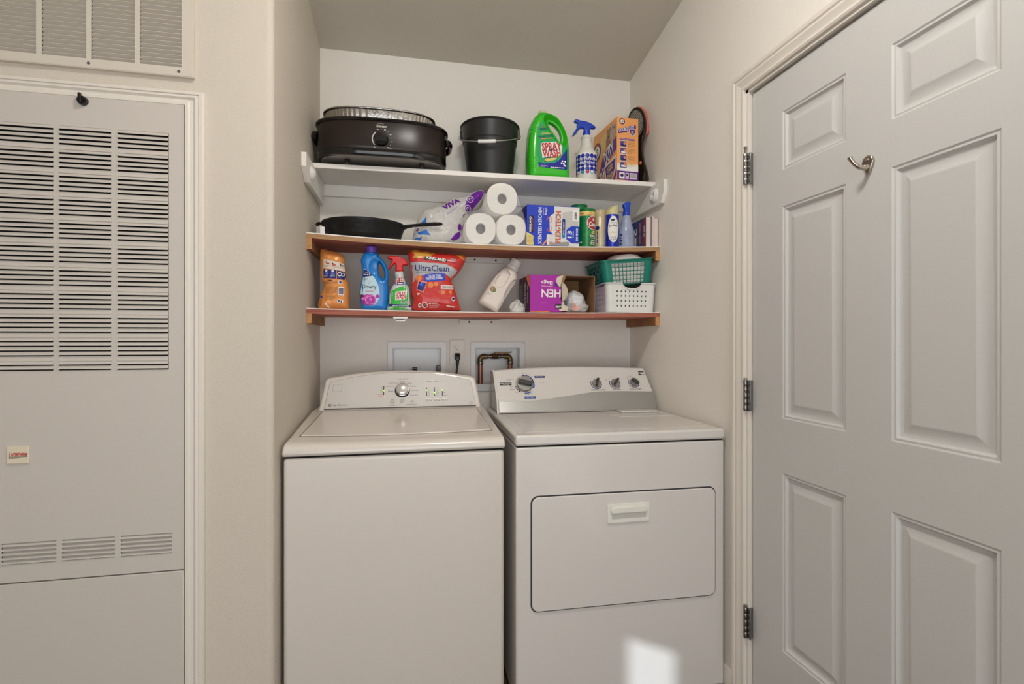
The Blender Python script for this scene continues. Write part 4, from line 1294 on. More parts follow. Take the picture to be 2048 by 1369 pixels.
D.disc(fx_(498), fzz(1145), 0.008, K_BLACK, 3, 10).disc(fx_(498), fzz(1140), 0.005, K_PURPLE, 4, 8).disc(fx_(580), fzz(1135), 0.005, K_BLACK, 3, 6)
D.build('front_print', lb, flat((0, 0, 0)))
# left side: u runs front -> back mirrored so that text reads correctly (left edge = back)
D = Dec()
sx_ = lambda x: (x - 55) / 365 * d_


def sq(x, y):
    # skew-corrected side-face coordinates measured from the photograph
    u = (x - 55) / 365.0
    top = 610 - 375 * u
    bot = 1165 + 60 * u
    return (u * d_, (bot - y) / (bot - top) * h_)


D.poly([sq(75, 1170), sq(90, 1120), sq(225, 760), sq(415, 530), sq(418, 735), sq(235, 930), sq(150, 1180)], K_PURPLE, 2)
D.text('DOUBLE', *sq(160, 1065), 0.115, 0.062, WHITE, 3, rot=26, bold=0.02).text('DUTY', *sq(303, 765), 0.098, 0.064, WHITE, 3, rot=20, bold=0.02)
D.poly([sq(235, 930), sq(418, 830), sq(412, 1000), sq(345, 1190), sq(310, 1205), sq(250, 1080)], WHITE, 4)
D.poly([sq(250, 945), sq(405, 862), sq(398, 1000), sq(342, 1170), sq(312, 1185), sq(263, 1075)], K_PURPLE, 5)
for i, (t, y) in enumerate((('Urine', 955), ('Odors', 1000), ('Feces', 1070), ('Odors', 1112))):
    D.text(t, *sq(322, y), 0.05, 0.016, K_YELLOW, 6, rot=12, bold=0.02)
D.disc(*sq(115, 745), 0.044, ink('logo_maroon', (120, 40, 50)), 3, 24).disc(*sq(115, 745), 0.029, WHITE, 4, 20).text('G', *sq(117, 745), 0.026, 0.034, K_BLACK, 5, bold=0.03)
D.poly([sq(170, 600), sq(240, 480), sq(270, 520), sq(265, 640), sq(210, 750), sq(160, 840)], ink('carton_gold', (222, 190, 120)), 1)
# tabby cat picture, flat print
CATB = ink('cat_brown', (150, 104, 76))
CATG = ink('cat_grey', (176, 160, 146))
D.poly([sq(262, 690), sq(258, 600), sq(280, 520), sq(275, 440), sq(300, 440), sq(322, 400), sq(352, 420), sq(365, 520), sq(345, 610)], CATB, 3)
D.poly([sq(322, 600), sq(320, 470), sq(345, 400), sq(352, 340), sq(375, 365), sq(402, 330), sq(408, 420), sq(400, 500), sq(360, 580)], CATG, 4)
D.disc(*sq(362, 410), 0.0045, K_BLACK, 5, 8).disc(*sq(385, 400), 0.0045, K_BLACK, 5, 8).disc(*sq(296, 540), 0.004, K_BLACK, 5, 8)
D.poly([sq(160, 1188), sq(200, 1040), sq(240, 1020), sq(262, 1110), sq(240, 1200)], CART, 3)
D.poly([sq(345, 1215), sq(418, 1040), sq(419, 1110), sq(380, 1222)], K_PURPLE, 3)
D.build('side_print', lb, flat((0, d_, 0), (0, -1, 0), (0, 0, 1), (-1, 0, 0)))

# ------------------------------------------------------------------ brush behind the carton
br = thing('pet_brush', 'black oval brush with coral back leaning behind the litter carton', 'brush', (1.0410, 2.142, ZT), rot=(R(-15), R(0.5), R(-56)))
br.rotation_mode = 'ZYX'
br.scale = (0.9, 0.9, 1.24)
bo = [(-0.022, 0.0), (-0.026, 0.03), (-0.016, 0.085), (-0.014, 0.13), (-0.022, 0.165), (-0.043, 0.20), (-0.052, 0.24), (-0.047, 0.28), (-0.028, 0.308), (0, 0.318), (0.028, 0.308), (0.047, 0.28), (0.052, 0.24), (0.043, 0.20), (0.022, 0.165), (0.014, 0.13), (0.016, 0.085), (0.026, 0.03), (0.022, 0.0)]
obj('body', silhouette(bo, 0.011, 0.006, h=0.0024), BLACKG, br, smooth=70)
CORAL = mat('coral_plastic', (226, 116, 100), 0.4)
obj('coral_back', silhouette([(-0.046, 0.20), (-0.054, 0.25), (-0.049, 0.288), (-0.029, 0.318), (0, 0.329), (0.029, 0.318), (0.049, 0.288), (0.054, 0.25), (0.046, 0.20), (0.0, 0.196)], 0.009, 0.006, h=0.0024), CORAL, br, smooth=70, loc=(0, 0.019, 0))
obj('button', MB().lathe([(0.0065, 0), (0.006, 0.002), (0.001, 0.003)], 16, (0, 0, 0), lambda a, b, c: (a, -0.0112 - c, 0.078 + b)), CORAL, br, smooth=40)
pad = obj('bristle_pad', MB().prism(superell(0.041, 0.056, 2.2, 32), lambda a, b, d: (a, -d, 0.245 + b), 0.010, 0.0125), mat('bristle_pad_grey', (96, 92, 86), 0.7), br)
mb = MB()
for i in range(-5, 6):
    for j in range(-7, 8):
        if (i / 5.2) ** 2 + (j / 7.2) ** 2 < 1:
            mb.tube([(i * 0.0076 + (j % 2) * 0.003, -0.0125, 0.245 + j * 0.0074), (i * 0.0076 + (j % 2) * 0.003, -0.021, 0.245 + j * 0.0074 + 0.001)], [0.0011, 0.0008], 5)
bs = obj('bristles', mb, mat('bristle_pins', (196, 186, 168), 0.4), br)
bs['kind'] = 'stuff'
# ================================================================== middle shelf
IRON = mat('cast_iron', (18, 17, 17), 0.45, 0.3, bump=(70, 0.0015), var=(40, 0.5))
sk = thing('skillet', 'large black cast iron skillet lying on the plywood shelf', 'skillet', (-0.186, 2.226, zm(-0.186) + 0.002))
obj('pan', MB().lathe([(0.128, 0.0), (0.136, 0.002), (0.150, 0.012), (0.166, 0.058), (0.169, 0.066), (0.169, 0.070), (0.165, 0.071), (0.160, 0.062), (0.140, 0.010), (0.001, 0.008)], 64), IRON, sk, smooth=35)
hp_ = [(0.150, -0.035, 0.058), (0.175, -0.045, 0.062), (0.205, -0.055, 0.066), (0.25, -0.066, 0.070), (0.29, -0.075, 0.072), (0.315, -0.08, 0.0725), (0.322, -0.082, 0.0725)]
obj('handle', MB().tube(hp_, [0.022, 0.014, 0.011, 0.012, 0.013, 0.011, 0.006], 12, flat=0.5), IRON, sk, smooth=60)
obj('helper_handle', MB().tube([(-0.148, -0.05, 0.058), (-0.172, -0.044, 0.060), (-0.182, -0.02, 0.060), (-0.183, 0.01, 0.060), (-0.176, 0.035, 0.060), (-0.15, 0.05, 0.058)], 0.0085, 10, flat=0.7), IRON, sk, smooth=60)
ps = thing('paper_card', 'small white folded card under the skillet helper handle', 'paper', (-0.352, 2.125, zm(-0.352)), R(30))
obj('card', MB().box(0, 0.001, -0.02, 0.02, 0, 0.034).box(0.0012, 0.018, -0.02, -0.019, 0, 0.03), WHITE, ps)

# ------------------------------------------------------------------ paper towel rolls in their torn plastic pack
PAPER = mat('paper_towel', (240, 236, 228), 0.9, bump=(170, 0.0022), spec=0.2)
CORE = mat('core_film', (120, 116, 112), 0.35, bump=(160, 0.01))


def roll(x, z, r, nexp, label):
    t = thing('paper_towel_roll', label, 'paper towel', (x, 2.103, z), group='paper towel rolls')
    N = 56
    se = superell(r, r, nexp, N)
    ce = superell(0.0195, 0.0215, 2, N)
    rr = [[(a, 0.262, b) for a, b in se], [(a, 0.004, b) for a, b in se], [(a * 0.97, 0.0, b * 0.97) for a, b in se], [(a * 1.05, 0.0, b * 1.05) for a, b in ce], [(a, 0.003, b) for a, b in ce], [(a, 0.12, b) for a, b in ce]]
    obj('paper', MB().rings(rr, cap0=True, cap1=False), PAPER, t, smooth=50)
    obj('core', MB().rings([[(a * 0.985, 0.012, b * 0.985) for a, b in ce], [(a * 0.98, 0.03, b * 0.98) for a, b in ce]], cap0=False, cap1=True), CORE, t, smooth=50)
    return t


zb = zm(0.36)
roll(0.2915, zb + 0.0645, 0.0640, 2.5, 'lower paper towel roll nearer the skillet, end facing out')
roll(0.4205, zb + 0.0655, 0.0635, 2.6, 'lower paper towel roll beside the blue bag box, end facing out')
roll(0.3820, zb + 0.1935, 0.0655, 2.3, 'top paper towel roll stacked on the two lower rolls')


def film(name, rgb, alpha, rough=0.18):
    m = bpy.data.materials.new(name)
    m.use_nodes = True
    nt = m.node_tree
    b = nt.nodes['Principled BSDF']
    b.inputs['Base Color'].default_value = (*lin(rgb), 1)
    b.inputs['Roughness'].default_value = rough
    b.inputs['Alpha'].default_value = alpha
    b.inputs['Specular IOR Level'].default_value = 0.8
    tc = nt.nodes.new('ShaderNodeTexCoord')
    n = nt.nodes.new('ShaderNodeTexNoise')
    n.inputs['Scale'].default_value = 45
    n.inputs['Detail'].default_value = 3
    n.inputs['Distortion'].default_value = 1.5
    bp = nt.nodes.new('ShaderNodeBump')
    bp.inputs['Distance'].default_value = 0.006
    nt.links.new(tc.outputs['Object'], n.inputs['Vector'])
    nt.links.new(n.outputs['Fac'], bp.inputs['Height'])
    nt.links.new(bp.outputs['Normal'], b.inputs['Normal'])
    return m


FILM = film('clear_film', (232, 230, 226), 0.6)
pk = thing('plastic_wrapper', 'crumpled clear plastic towel wrapper with purple print beside the skillet handle', 'wrapper', (0.165, 2.252, zm(0.2)))
cw = conv(640, 1062, 0.00232 / 8.533, 0.00232 / 8.533)
wout = cw([(125, 1040), (105, 900), (140, 740), (200, 600), (270, 500), (400, 455), (560, 400), (680, 310), (800, 275), (900, 262), (1010, 195), (1130, 150), (1210, 150), (1200, 280), (1120, 400), (1000, 480), (930, 600), (890, 760), (880, 900), (895, 1045), (500, 1060)])


def wr1(d, X, Y, Z):
    d = d - 0.002 + 0.007 * wrinkle(X, Y, Z, 11, 75) + 0.004 * wrinkle(X, Y, Z, 5, 160) + np.maximum(0, 0.004 - Z) * 1.5
    for rx, rz in ((0.1265, 0.0645), (0.217, 0.1935)):
        d = np.maximum(d, 0.069 - np.sqrt((X - rx) ** 2 + (Z - rz) ** 2))
    return d


mb = silhouette(wout, 0.075, 0.060, h=0.0042, extra=wr1)
obj('film', mb, FILM, pk, smooth=75)
rl = obj('hidden_roll', MB().tube([(-0.045, -0.01, 0.062), (-0.045, 0.10, 0.062)], 0.052, 36), PAPER, pk, smooth=50)
rl.name = 'roll_inside'
bv = bvh_of(mb)
D = Dec()
VIO = ink('wrapper_purple', (104, 20, 150), 0.3)
D.text('VIVA', *cw([(680, 410)])[0], 0.080, 0.024, VIO, 1, rot=30, bold=0.05).text('Multi-Surface', *cw([(700, 510)])[0], 0.06, 0.010, ink('wrapper_lilac', (150, 140, 190)), 1, rot=40)
D.build('lettering', pk, raymap(bv), step=0.008, eps=0.0012)
D = Dec()
D.poly(cw([(955, 545), (905, 500), (895, 430), (925, 330), (1000, 240), (1090, 180), (1200, 150), (1205, 190), (1160, 300), (1060, 420)]), VIO, 1)
for x, y in ((972, 330), (938, 470)):
    c_ = cw([(x, y)])[0]
    D.ring(*c_, 0.0122, 0.0142, WHITE, 2).disc(*c_, 0.0122, VIO, 2, 18).ring(*c_, 0.004, 0.006, WHITE, 3, 20, 250)
D.poly(cw([(672, 970), (740, 880), (820, 830), (835, 880), (800, 950), (720, 985)]), VIO, 1)
D.disc(*cw([(815, 770)])[0], 0.009, VIO, 1, 12, 0.015)
D.poly(cw([(860, 615), (868, 570), (915, 548), (880, 580)]), VIO, 1).poly(cw([(780, 1040), (600, 1038), (690, 1005), (770, 1010)]), VIO, 1)
D.build('print', pk, raymap(bv), step=0.008, eps=0.0012)
D = Dec()
WB = ink('wrapper_blue', (36, 110, 200))
D.poly(cw([(165, 770), (240, 700), (295, 628), (290, 765)]), WB, 1).poly(cw([(160, 880), (260, 850), (290, 830), (355, 918), (170, 905)]), WB, 1)
D.poly(cw([(130, 840), (180, 800), (165, 860)]), VIO, 1).poly(cw([(125, 960), (230, 950), (200, 1010), (130, 1015)]), WB, 1)
D.build('blue_print', pk, raymap(bv), step=0.008, eps=0.0012)

# clear film stretched over the ends of the three rolls
CLEAR = film('stretched_film', (236, 236, 238), 0.2, 0.12)
fo_ = smooth_poly([(0.222, 0.004), (0.220, 0.07), (0.232, 0.118), (0.29, 0.150), (0.317, 0.205), (0.342, 0.243), (0.382, 0.2545), (0.424, 0.241), (0.449, 0.195), (0.474, 0.122), (0.484, 0.07), (0.482, 0.004), (0.36, 0.003)], 3)
mb = MB()
gx, gz = np.meshgrid(np.arange(0.21, 0.50, 0.005), np.arange(0.0, 0.275, 0.005), indexing='ij')
sdv = sd_poly(gx, gz, fo_)
ins = sdv < 0.0035
ggx = (sd_poly(gx + 1e-4, gz, fo_) - sdv) / 1e-4
ggz = (sd_poly(gx, gz + 1e-4, fo_) - sdv) / 1e-4
near = np.abs(sdv) < 0.0035
gx = np.where(near, gx - sdv * ggx, gx)
gz = np.where(near, gz - sdv * ggz, gz)
yy = -0.006 - 0.009 * np.maximum(0, wrinkle(gx, gx * 0, gz, 41, 60)) - 0.004 * np.maximum(0, wrinkle(gx, gx * 0, gz, 43, 170))
ids = {}
for i in range(gx.shape[0]):
    for j in range(gx.shape[1]):
        if ins[i, j]:
            ids[i, j] = len(mb.v)
            mb.v.append((float(gx[i, j]) - 0.165, float(yy[i, j]) + 2.103 - 2.252 + 0.002, float(gz[i, j]) - 0.002))
for i in range(gx.shape[0] - 1):
    for j in range(gx.shape[1] - 1):
        q_ = [(i, j), (i + 1, j), (i + 1, j + 1), (i, j + 1)]
        if all(p in ids for p in q_):
            mb.f.append(tuple(ids[p] for p in q_))
mb.m = [0] * len(mb.f)
obj('stretched_film', mb, CLEAR, pk, smooth=80)

# ------------------------------------------------------------------ blue box of kitchen bags
bb = thing('trash_bag_box', 'blue and white carton of thirteen gallon kitchen bags on the plywood shelf', 'box', (0.486, 2.100, zm(0.60) + 0.003))
BW, BH, BD = 0.2325, 0.168, 0.20
BOXB = ink('carton_blue', (16, 58, 190), 0.42)
obj('carton', MB().box(0, BW, 0, BD, 0, BH), BOXB, bb, bevel=0.0012)
n2 = lambda x, y: ((x - 190) / 1320 * BW, (1160 - y) / 1000 * BH)
ps_ = lambda l: [n2(*p) for p in l]
D = Dec()
D.poly(ps_([(870, 172), (1508, 172), (1508, 1158), (690, 1158), (690, 885), (850, 885), (760, 790), (750, 450), (800, 390), (870, 350)]), ink('carton_white', (222, 220, 216), 0.42), 1)
D.poly(ps_([(1075, 320), (1200, 300), (1320, 270), (1480, 540), (1480, 660), (1300, 640), (1180, 740), (1075, 900)]), ink('carton_shade', (196, 194, 192)), 2)
D.rr(*[n2(245, 0)[0], n2(355, 0)[0], n2(0, 855)[1], n2(0, 430)[1]], 0.001, K_BLACK, 2)
D.text('KIRKLAND', *n2(277, 642), 0.064, 0.0085, WHITE, 3, rot=90, bold=0.03).text('SIGNATURE', *n2(330, 645), 0.052, 0.005, K_RED, 3, rot=90, shear=0.3)
D.text('SCENTED KITCHEN', *n2(517, 675), 0.154, 0.0158, WHITE, 2, rot=90, bold=0.02).text('Bags', *n2(662, 305), 0.031, 0.0115, WHITE, 2, rot=90, bold=0.01).text('DRAWSTRING', *n2(603, 310), 0.031, 0.0035, WHITE, 2, rot=90)
ORG = ink('carton_orange_red', (228, 92, 60))
D.text('FLEX-TECH', *n2(970, 690), 0.134, 0.0245, K_GREY, 3, rot=90, bold=0.05).text('FLEX-TECH', *n2(968, 690), 0.131, 0.0225, ORG, 4, rot=90, bold=0.02)
D.rr(n2(1068, 0)[0], n2(1150, 0)[0], n2(0, 970)[1], n2(0, 470)[1], 0.007, ink('carton_cyan', (20, 130, 190)), 3).rr(n2(1075, 0)[0], n2(1143, 0)[0], n2(0, 860)[1], n2(0, 480)[1], 0.006, K_NAVY, 4).text('FRESH SCENT', *n2(1110, 715), 0.055, 0.0065, WHITE, 5, rot=90, bold=0.01, shear=0.2)
D.poly(ps_([(1180, 745), (1310, 650), (1508, 655), (1508, 1085), (1310, 1085), (1180, 985)]), BOXB, 3)
D.text('13', *n2(1262, 865), 0.031, 0.0205, WHITE, 4, rot=90, bold=0.03).text('GALLON', *n2(1352, 870), 0.030, 0.0055, WHITE, 4, rot=90, bold=0.01).text('200 BAGS', *n2(1447, 865), 0.054, 0.009, WHITE, 4, rot=90, bold=0.02)
D.rect(n2(1330, 0)[0], n2(1478, 0)[0], n2(0, 522)[1], n2(0, 232)[1], WHITE, 3).barcode(n2(1380, 0)[0], n2(1440, 0)[0], n2(0, 480)[1], n2(0, 300)[1], K_BLACK, 4, vert=True)
D.poly(ps_([(185, 1158), (188, 850), (270, 880), (360, 935), (350, 1040), (365, 1158)]), K_YELLOW, 2).para(n2(215, 0)[0], n2(340, 0)[0], n2(0, 1140)[1], n2(0, 920)[1], 7, ink('ochre', (190, 160, 80)), 3, 0.4)
for (c_, a0, a1) in (((755, 515), -100, 190), ((755, 740), -190, 100)):
    D.ring(*n2(*c_), 0.0085, 0.0108, ORG, 3, a0, a1, sy=1.25)
SKIN = ink('hand_print', (216, 140, 116))
D.poly(ps_([(560, 1158), (640, 1060), (690, 990), (690, 1060), (620, 1158)]), SKIN, 3)
D.disc(*n2(715, 1010), 0.006, ink('roll_white', (230, 226, 222)), 3, 18, 0.021).poly(ps_([(760, 1060), (900, 1090), (1240, 1050), (1260, 1120), (1230, 1158), (780, 1158)]), ink('carton_grey', (150, 150, 150)), 2)
D.disc(*n2(770, 1110), 0.004, SKIN, 4, 12, 0.007)
D.build('front_print', bb, flat((0, 0, 0)))
D = Dec()
D.rect(0.002, BD - 0.002, 0.002, BH - 0.002, ink('carton_navy', (20, 20, 120)), 1).text('~', 0.15, 0.03, 0.06, 0.009, WHITE, 2)
D.build('side_print', bb, flat((0, BD, 0), (0, -1, 0), (0, 0, 1), (-1, 0, 0)))

# ------------------------------------------------------------------ scouring powder cans
CG = mat('can_green', (16, 122, 58), 0.3, 0.2, coat=0.3)


def can(x, y, label, printed, hh=0.0):
    t = thing('scouring_powder_can', label, 'can', (x, y, zm(x)))
    obj('tube', MB().lathe([(0.036, 0), (0.037, 0.002), (0.037, 0.160 + hh), (0.0385, 0.162 + hh), (0.0385, 0.166 + hh), (0.036, 0.1665 + hh), (0.035, 0.164 + hh), (0.001, 0.164 + hh)], 40), CG, t, smooth=30)
    if printed:
        D = Dec()
        D.rect(-0.075, 0.075, 0.134, 0.153, K_YELLOW, 1).text('NEW', 0.004, 0.147, 0.013, 0.006, ORG, 2, bold=0.02).text('~', 0.004, 0.139, 0.034, 0.0045, ORG, 2).text('~', -0.036, 0.1435, 0.018, 0.007, ORG, 2, bold=0.02)
        D.disc(0.0165, 0.104, 0.031, WHITE, 2, 32).disc(0.0165, 0.104, 0.0285, ink('can_red', (176, 52, 58)), 3, 32)
        st = [(0.017 + (0.0105 if k % 2 == 0 else 0.0042) * math.sin(2 * PI * k / 10 + 0.2), 0.118 + (0.0105 if k % 2 == 0 else 0.0042) * math.cos(2 * PI * k / 10 + 0.2)) for k in range(10)]
        D.poly(st, K_CREAM, 4).text('Comet', 0.019, 0.098, 0.050, 0.0205, WHITE, 4, bold=0.03, shear=0.15)
        for k in range(7):
            D.line(-0.03 + 0.004 * k, 0.045, 0.002 + 0.003 * k, 0.072, 0.001, ink('can_light_green', (60, 176, 90)), 2)
        D.poly([(0.005, 0.058), (0.04, 0.058), (0.034, 0.07), (0.014, 0.07)], K_YELLOW, 4).text('~', 0.023, 0.0635, 0.024, 0.0045, K_BROWN, 5)
        D.text('BLEACH', 0.0185, 0.048, 0.037, 0.0085, WHITE, 4, bold=0.03).text('~', 0.0185, 0.0385, 0.034, 0.004, WHITE, 4).text('REMOVES', 0.0185, 0.028, 0.026, 0.0058, WHITE, 4, bold=0.02).text('~', 0.0185, 0.0195, 0.032, 0.005, WHITE, 4).text('~', 0.0185, 0.012, 0.032, 0.0045, WHITE, 4)
        D.text('~', -0.05, 0.02, 0.03, 0.005, WHITE, 3)
        D.build('label', t, cylmap(0.037, 0.10), step=(0.005, None))
    return t


can(0.7635, 2.136, 'green scouring powder can with round red logo, in front', True)
can(0.7720, 2.262, 'green scouring powder can mostly hidden behind the front one', False, 0.046)

# ------------------------------------------------------------------ aerosol cans
TAN = mat('tan_plastic', (196, 178, 140), 0.4)
a1 = thing('aerosol_can', 'tan aerosol can with domed tan cap beside the green can', 'aerosol', (0.842, 2.175, zm(0.842)))
obj('can', MB().lathe([(0.0315, 0), (0.0325, 0.002), (0.0325, 0.138), (0.030, 0.142)], 32), mat('tan_can', (204, 190, 156), 0.35, 0.2), a1, smooth=40)
obj('cap', MB().lathe([(0.0315, 0.138), (0.0318, 0.150), (0.030, 0.165), (0.026, 0.174), (0.015, 0.178), (0.001, 0.179)], 32), TAN, a1, smooth=50)
D = Dec()
D.line(-0.02, 0.005, 0.012, 0.055, 0.001, WHITE, 1).line(-0.006, 0.005, 0.02, 0.05, 0.001, WHITE, 1)
D.text('~', -0.026, 0.05, 0.05, 0.006, K_NAVY, 1, rot=90).disc(-0.026, 0.09, 0.009, K_NAVY, 1, 14)
D.build('print', a1, cylmap(0.0325, 0.1), step=(0.005, None))
a2 = thing('aerosol_can', 'blue furniture polish aerosol can with slanted cream cap', 'aerosol', (0.8818, 2.132, zm(0.8818)))
obj('can', MB().lathe([(0.0285, 0), (0.0295, 0.002), (0.0295, 0.142), (0.027, 0.147)], 32), mat('polish_blue', (18, 40, 170), 0.28, 0.2, coat=0.3), a2, smooth=40)
capr = []
for r_, z, tl in ((0.0285, 0.143, 0), (0.0285, 0.158, 0), (0.0275, 0.168, 0.10), (0.0245, 0.176, 0.34), (0.022, 0.182, 0.36), (0.001, 0.184, 0.3)):
    capr.append([(r_ * math.cos(2 * PI * k / 32) + (0.004 if z > 0.17 else 0), r_ * math.sin(2 * PI * k / 32), z + tl * r_ * math.cos(2 * PI * k / 32)) for k in range(32)])
obj('cap', MB().rings(capr), mat('cream_aerosol_cap', (206, 198, 150), 0.4), a2, smooth=50)
D = Dec()
D.disc(-0.008, 0.078, 0.026, WHITE, 1, 28, 0.058).text('ture', -0.005, 0.106, 0.026, 0.006, K_BLACK, 2).text('polish', -0.008, 0.093, 0.036, 0.014, K_BLACK, 2, bold=0.01).disc(-0.012, 0.118, 0.008, K_BLACK, 2, 12, 0.005)
D.poly([(-0.022, 0.055), (-0.012, 0.063), (0.0, 0.058), (-0.006, 0.066), (-0.014, 0.07)], K_YELLOW, 2).para(-0.022, 0.004, 0.028, 0.046, 4, K_BLACK, 2, 0.35)
D.text('~', 0.031, 0.07, 0.1, 0.0035, WHITE, 1, rot=90)
D.build('label', a2, cylmap(0.0295, 0.12), step=(0.005, None))

# ------------------------------------------------------------------ blue-tinted spray bottle
s2 = thing('spray_bottle', 'clear blue-tinted spray bottle with blue nozzle beside the books', 'spray bottle', (0.953, 2.140, zm(0.953)))
TINT = mat('tinted_plastic', (176, 186, 214), 0.22, trans=0.25)
obj('bottle', MB().lathe([(0.034, 0), (0.0362, 0.004), (0.0362, 0.060), (0.0345, 0.078), (0.0275, 0.098), (0.0215, 0.122), (0.0182, 0.142), (0.015, 0.146)], 36), TINT, s2, smooth=50)
obj('collar', MB().lathe([(0.0172, 0.141), (0.0175, 0.143), (0.0165, 0.158), (0.0125, 0.166)], 24), BLU, s2, smooth=40)
obj('trigger_head', silhouette([(-0.010, 0.160), (-0.0125, 0.176), (-0.017, 0.186), (-0.0165, 0.194), (-0.008, 0.202), (0.006, 0.206), (0.017, 0.204), (0.019, 0.197), (0.0165, 0.190), (0.015, 0.176), (0.012, 0.160)], 0.012, 0.007, h=0.0018, n=3), BLU, s2, smooth=70)
D = Dec()
D.para(-0.014, 0.022, 0.028, 0.078, 9, ink('tint_print', (120, 128, 176)), 1, 0.22)
D.rr(-0.018, 0.024, 0.003, 0.022, 0.002, ink('tint_print', (120, 128, 176)), 1).rr(-0.0172, 0.0232, 0.0038, 0.0212, 0.002, TINT, 2)
for k, w in enumerate((0.010, 0.013, 0.008, 0.012)):
    D.rect(-0.046, -0.046 + w, 0.012 + k * 0.013, 0.019 + k * 0.013, K_NAVY, 1)
D.build('print', s2, cylmap(0.0363), step=(0.005, None))

# ------------------------------------------------------------------ books at the end
def book(x, y, wd, dp, ht, cover, label, rz=0.0, title=None):
    t = thing('book', label, 'book', (x, y, zm(x)), rz, group='paperbacks at the end of the plywood shelf')
    c = 0.0011
    obj('cover', MB().box(0, c, 0, dp, 0, ht).box(wd - c, wd, 0, dp, 0, ht).box(0, wd, dp - c, dp, 0, ht), cover, t)
    obj('pages', MB().box(c + 0.0002, wd - c - 0.0002, 0.0012, dp - 0.0014, 0.001, ht - 0.001), mat('book_pages', (226, 214, 206), 0.85, bump=(900, 0.0006)), t)
    if title:
        D = Dec()
        title(D, dp, ht)
        D.build('cover_print', t, flat((0, dp, 0), (0, -1, 0), (0, 0, 1), (-1, 0, 0)))
    return t


def cov1(D, dp, ht):
    D.rect(dp * 0.78, dp - 0.001, 0.001, ht - 0.001, ink('cover_maroon', (126, 40, 50)), 1)
    D.text('~', dp * 0.62, ht * 0.5, ht * 0.8, 0.016, ink('cover_red', (200, 110, 90)), 1, rot=-90, bold=0.02).text('2', dp * 0.3, ht * 0.62, 0.035, 0.03, WHITE, 1, rot=-90, bold=0.03).text('~', dp * 0.3, ht * 0.24, 0.05, 0.03, WHITE, 1, rot=-90, bold=0.02)
    D.text('~', dp * 0.9, ht * 0.55, 0.05, 0.009, WHITE, 2, rot=-90)


def cov3(D, dp, ht):
    D.text('~', dp * 0.86, ht * 0.5, 0.07, 0.012, WHITE, 1, rot=-90)


book(1.0285, 2.1005, 0.0255, 0.15, 0.131, ink('cover_navy', (34, 54, 120)), 'thick paperback with navy and maroon cover at the shelf end', 0, cov1)
book(1.0555, 2.0915, 0.0085, 0.15, 0.134, ink('cover_pink', (206, 176, 172)), 'thin pale pink booklet between the two thicker books')
book(1.0665, 2.0995, 0.0215, 0.15, 0.126, ink('cover_maroon', (126, 40, 50)), 'maroon covered paperback standing against the right wall', 0, cov3)
# ================================================================== lowest shelf
# ------------------------------------------------------------------ orange pouch
po_ = thing('refill_pouch', 'orange foil stand-up pouch turned to its printed back', 'pouch', (-0.2965, 2.170, zl(-0.29)))
cp = conv(450, 1168, 0.00193 / 9.129, 0.00203 / 9.129)
po_out = cp([(190, 105), (240, 75), (420, 112), (560, 150), (630, 230), (648, 400), (690, 600), (728, 850), (722, 1000), (700, 1168), (450, 1170), (175, 1160), (195, 920), (255, 750), (225, 660), (205, 560), (195, 350)])


def wr2(d, X, Y, Z):
    taper = np.clip((Z - 0.02) / 0.24, 0, 1)
    return d + 0.004 * wrinkle(X, Y, Z, 21, 55) + 0.0022 * wrinkle(X, Y, Z, 8, 150) + taper * np.maximum(0, np.abs(Y) - 0.004) * 0.9


mb = silhouette(po_out, 0.042, 0.036, h=0.003, extra=wr2)
POUCH = mat('pouch_foil_orange', (222, 144, 74), 0.32, 0.1, coat=0.2, bump=(26, 0.004))
obj('bag', mb, POUCH, po_, smooth=70)
bv = bvh_of(mb)
D = Dec()
c1 = lambda x, y: cp([(x, y)])[0]
box_ = lambda x0, x1, y0, y1: (c1(x0, 0)[0], c1(x1, 0)[0], c1(0, y1)[1], c1(0, y0)[1])
D.poly(cp([(262, 262), (620, 335), (650, 480), (262, 430)]), ink('pouch_pale', (222, 208, 192)), 1)
for x, y in ((345, 345), (460, 370), (595, 375)):
    D.rect(*box_(x - 30, x + 30, y - 8, y + 12), K_RED if x < 500 else K_NAVY, 2).disc(*c1(x - 25, y - 25), 0.003, K_BLACK, 2, 8)
D.para(*box_(275, 400, 375, 410), 2, K_GREY, 2, 0.3).para(*box_(440, 620, 395, 430), 2, K_GREY, 2, 0.3)
D.poly(cp([(265, 445), (500, 460), (498, 620), (265, 610)]), K_NAVY, 1).poly(cp([(512, 465), (660, 490), (680, 640), (512, 622)]), K_NAVY, 1)
for x, y in ((318, 525), (435, 530)):
    D.rect(*box_(x - 30, x + 35, y - 20, y + 22), ink('pouch_blue', (90, 110, 190)), 2).disc(*c1(x, y - 50), 0.005, WHITE, 2, 12).para(*box_(x - 45, x + 45, y + 30, y + 70), 2, WHITE, 2, 0.3)
D.ring(*c1(560, 535), 0.006, 0.0085, WHITE, 2).ring(*c1(620, 540), 0.005, 0.007, WHITE, 2)
D.text('~', *c1(390, 650), 0.02, 0.0055, K_BLACK, 1, rot=-3, bold=0.03)
D.para(*box_(250, 520, 670, 720), 3, K_BROWN, 1, 0.32).para(*box_(310, 530, 760, 900), 8, K_BROWN, 1, 0.28).para(*box_(300, 510, 920, 1000), 4, K_BROWN, 1, 0.3)
D.rect(*box_(545, 605, 650, 715), WHITE, 1).rect(*box_(555, 595, 660, 705), K_NAVY, 2).rect(*box_(540, 640, 770, 915), WHITE, 1).barcode(*box_(550, 630, 785, 900), K_NAVY, 2, vert=True)
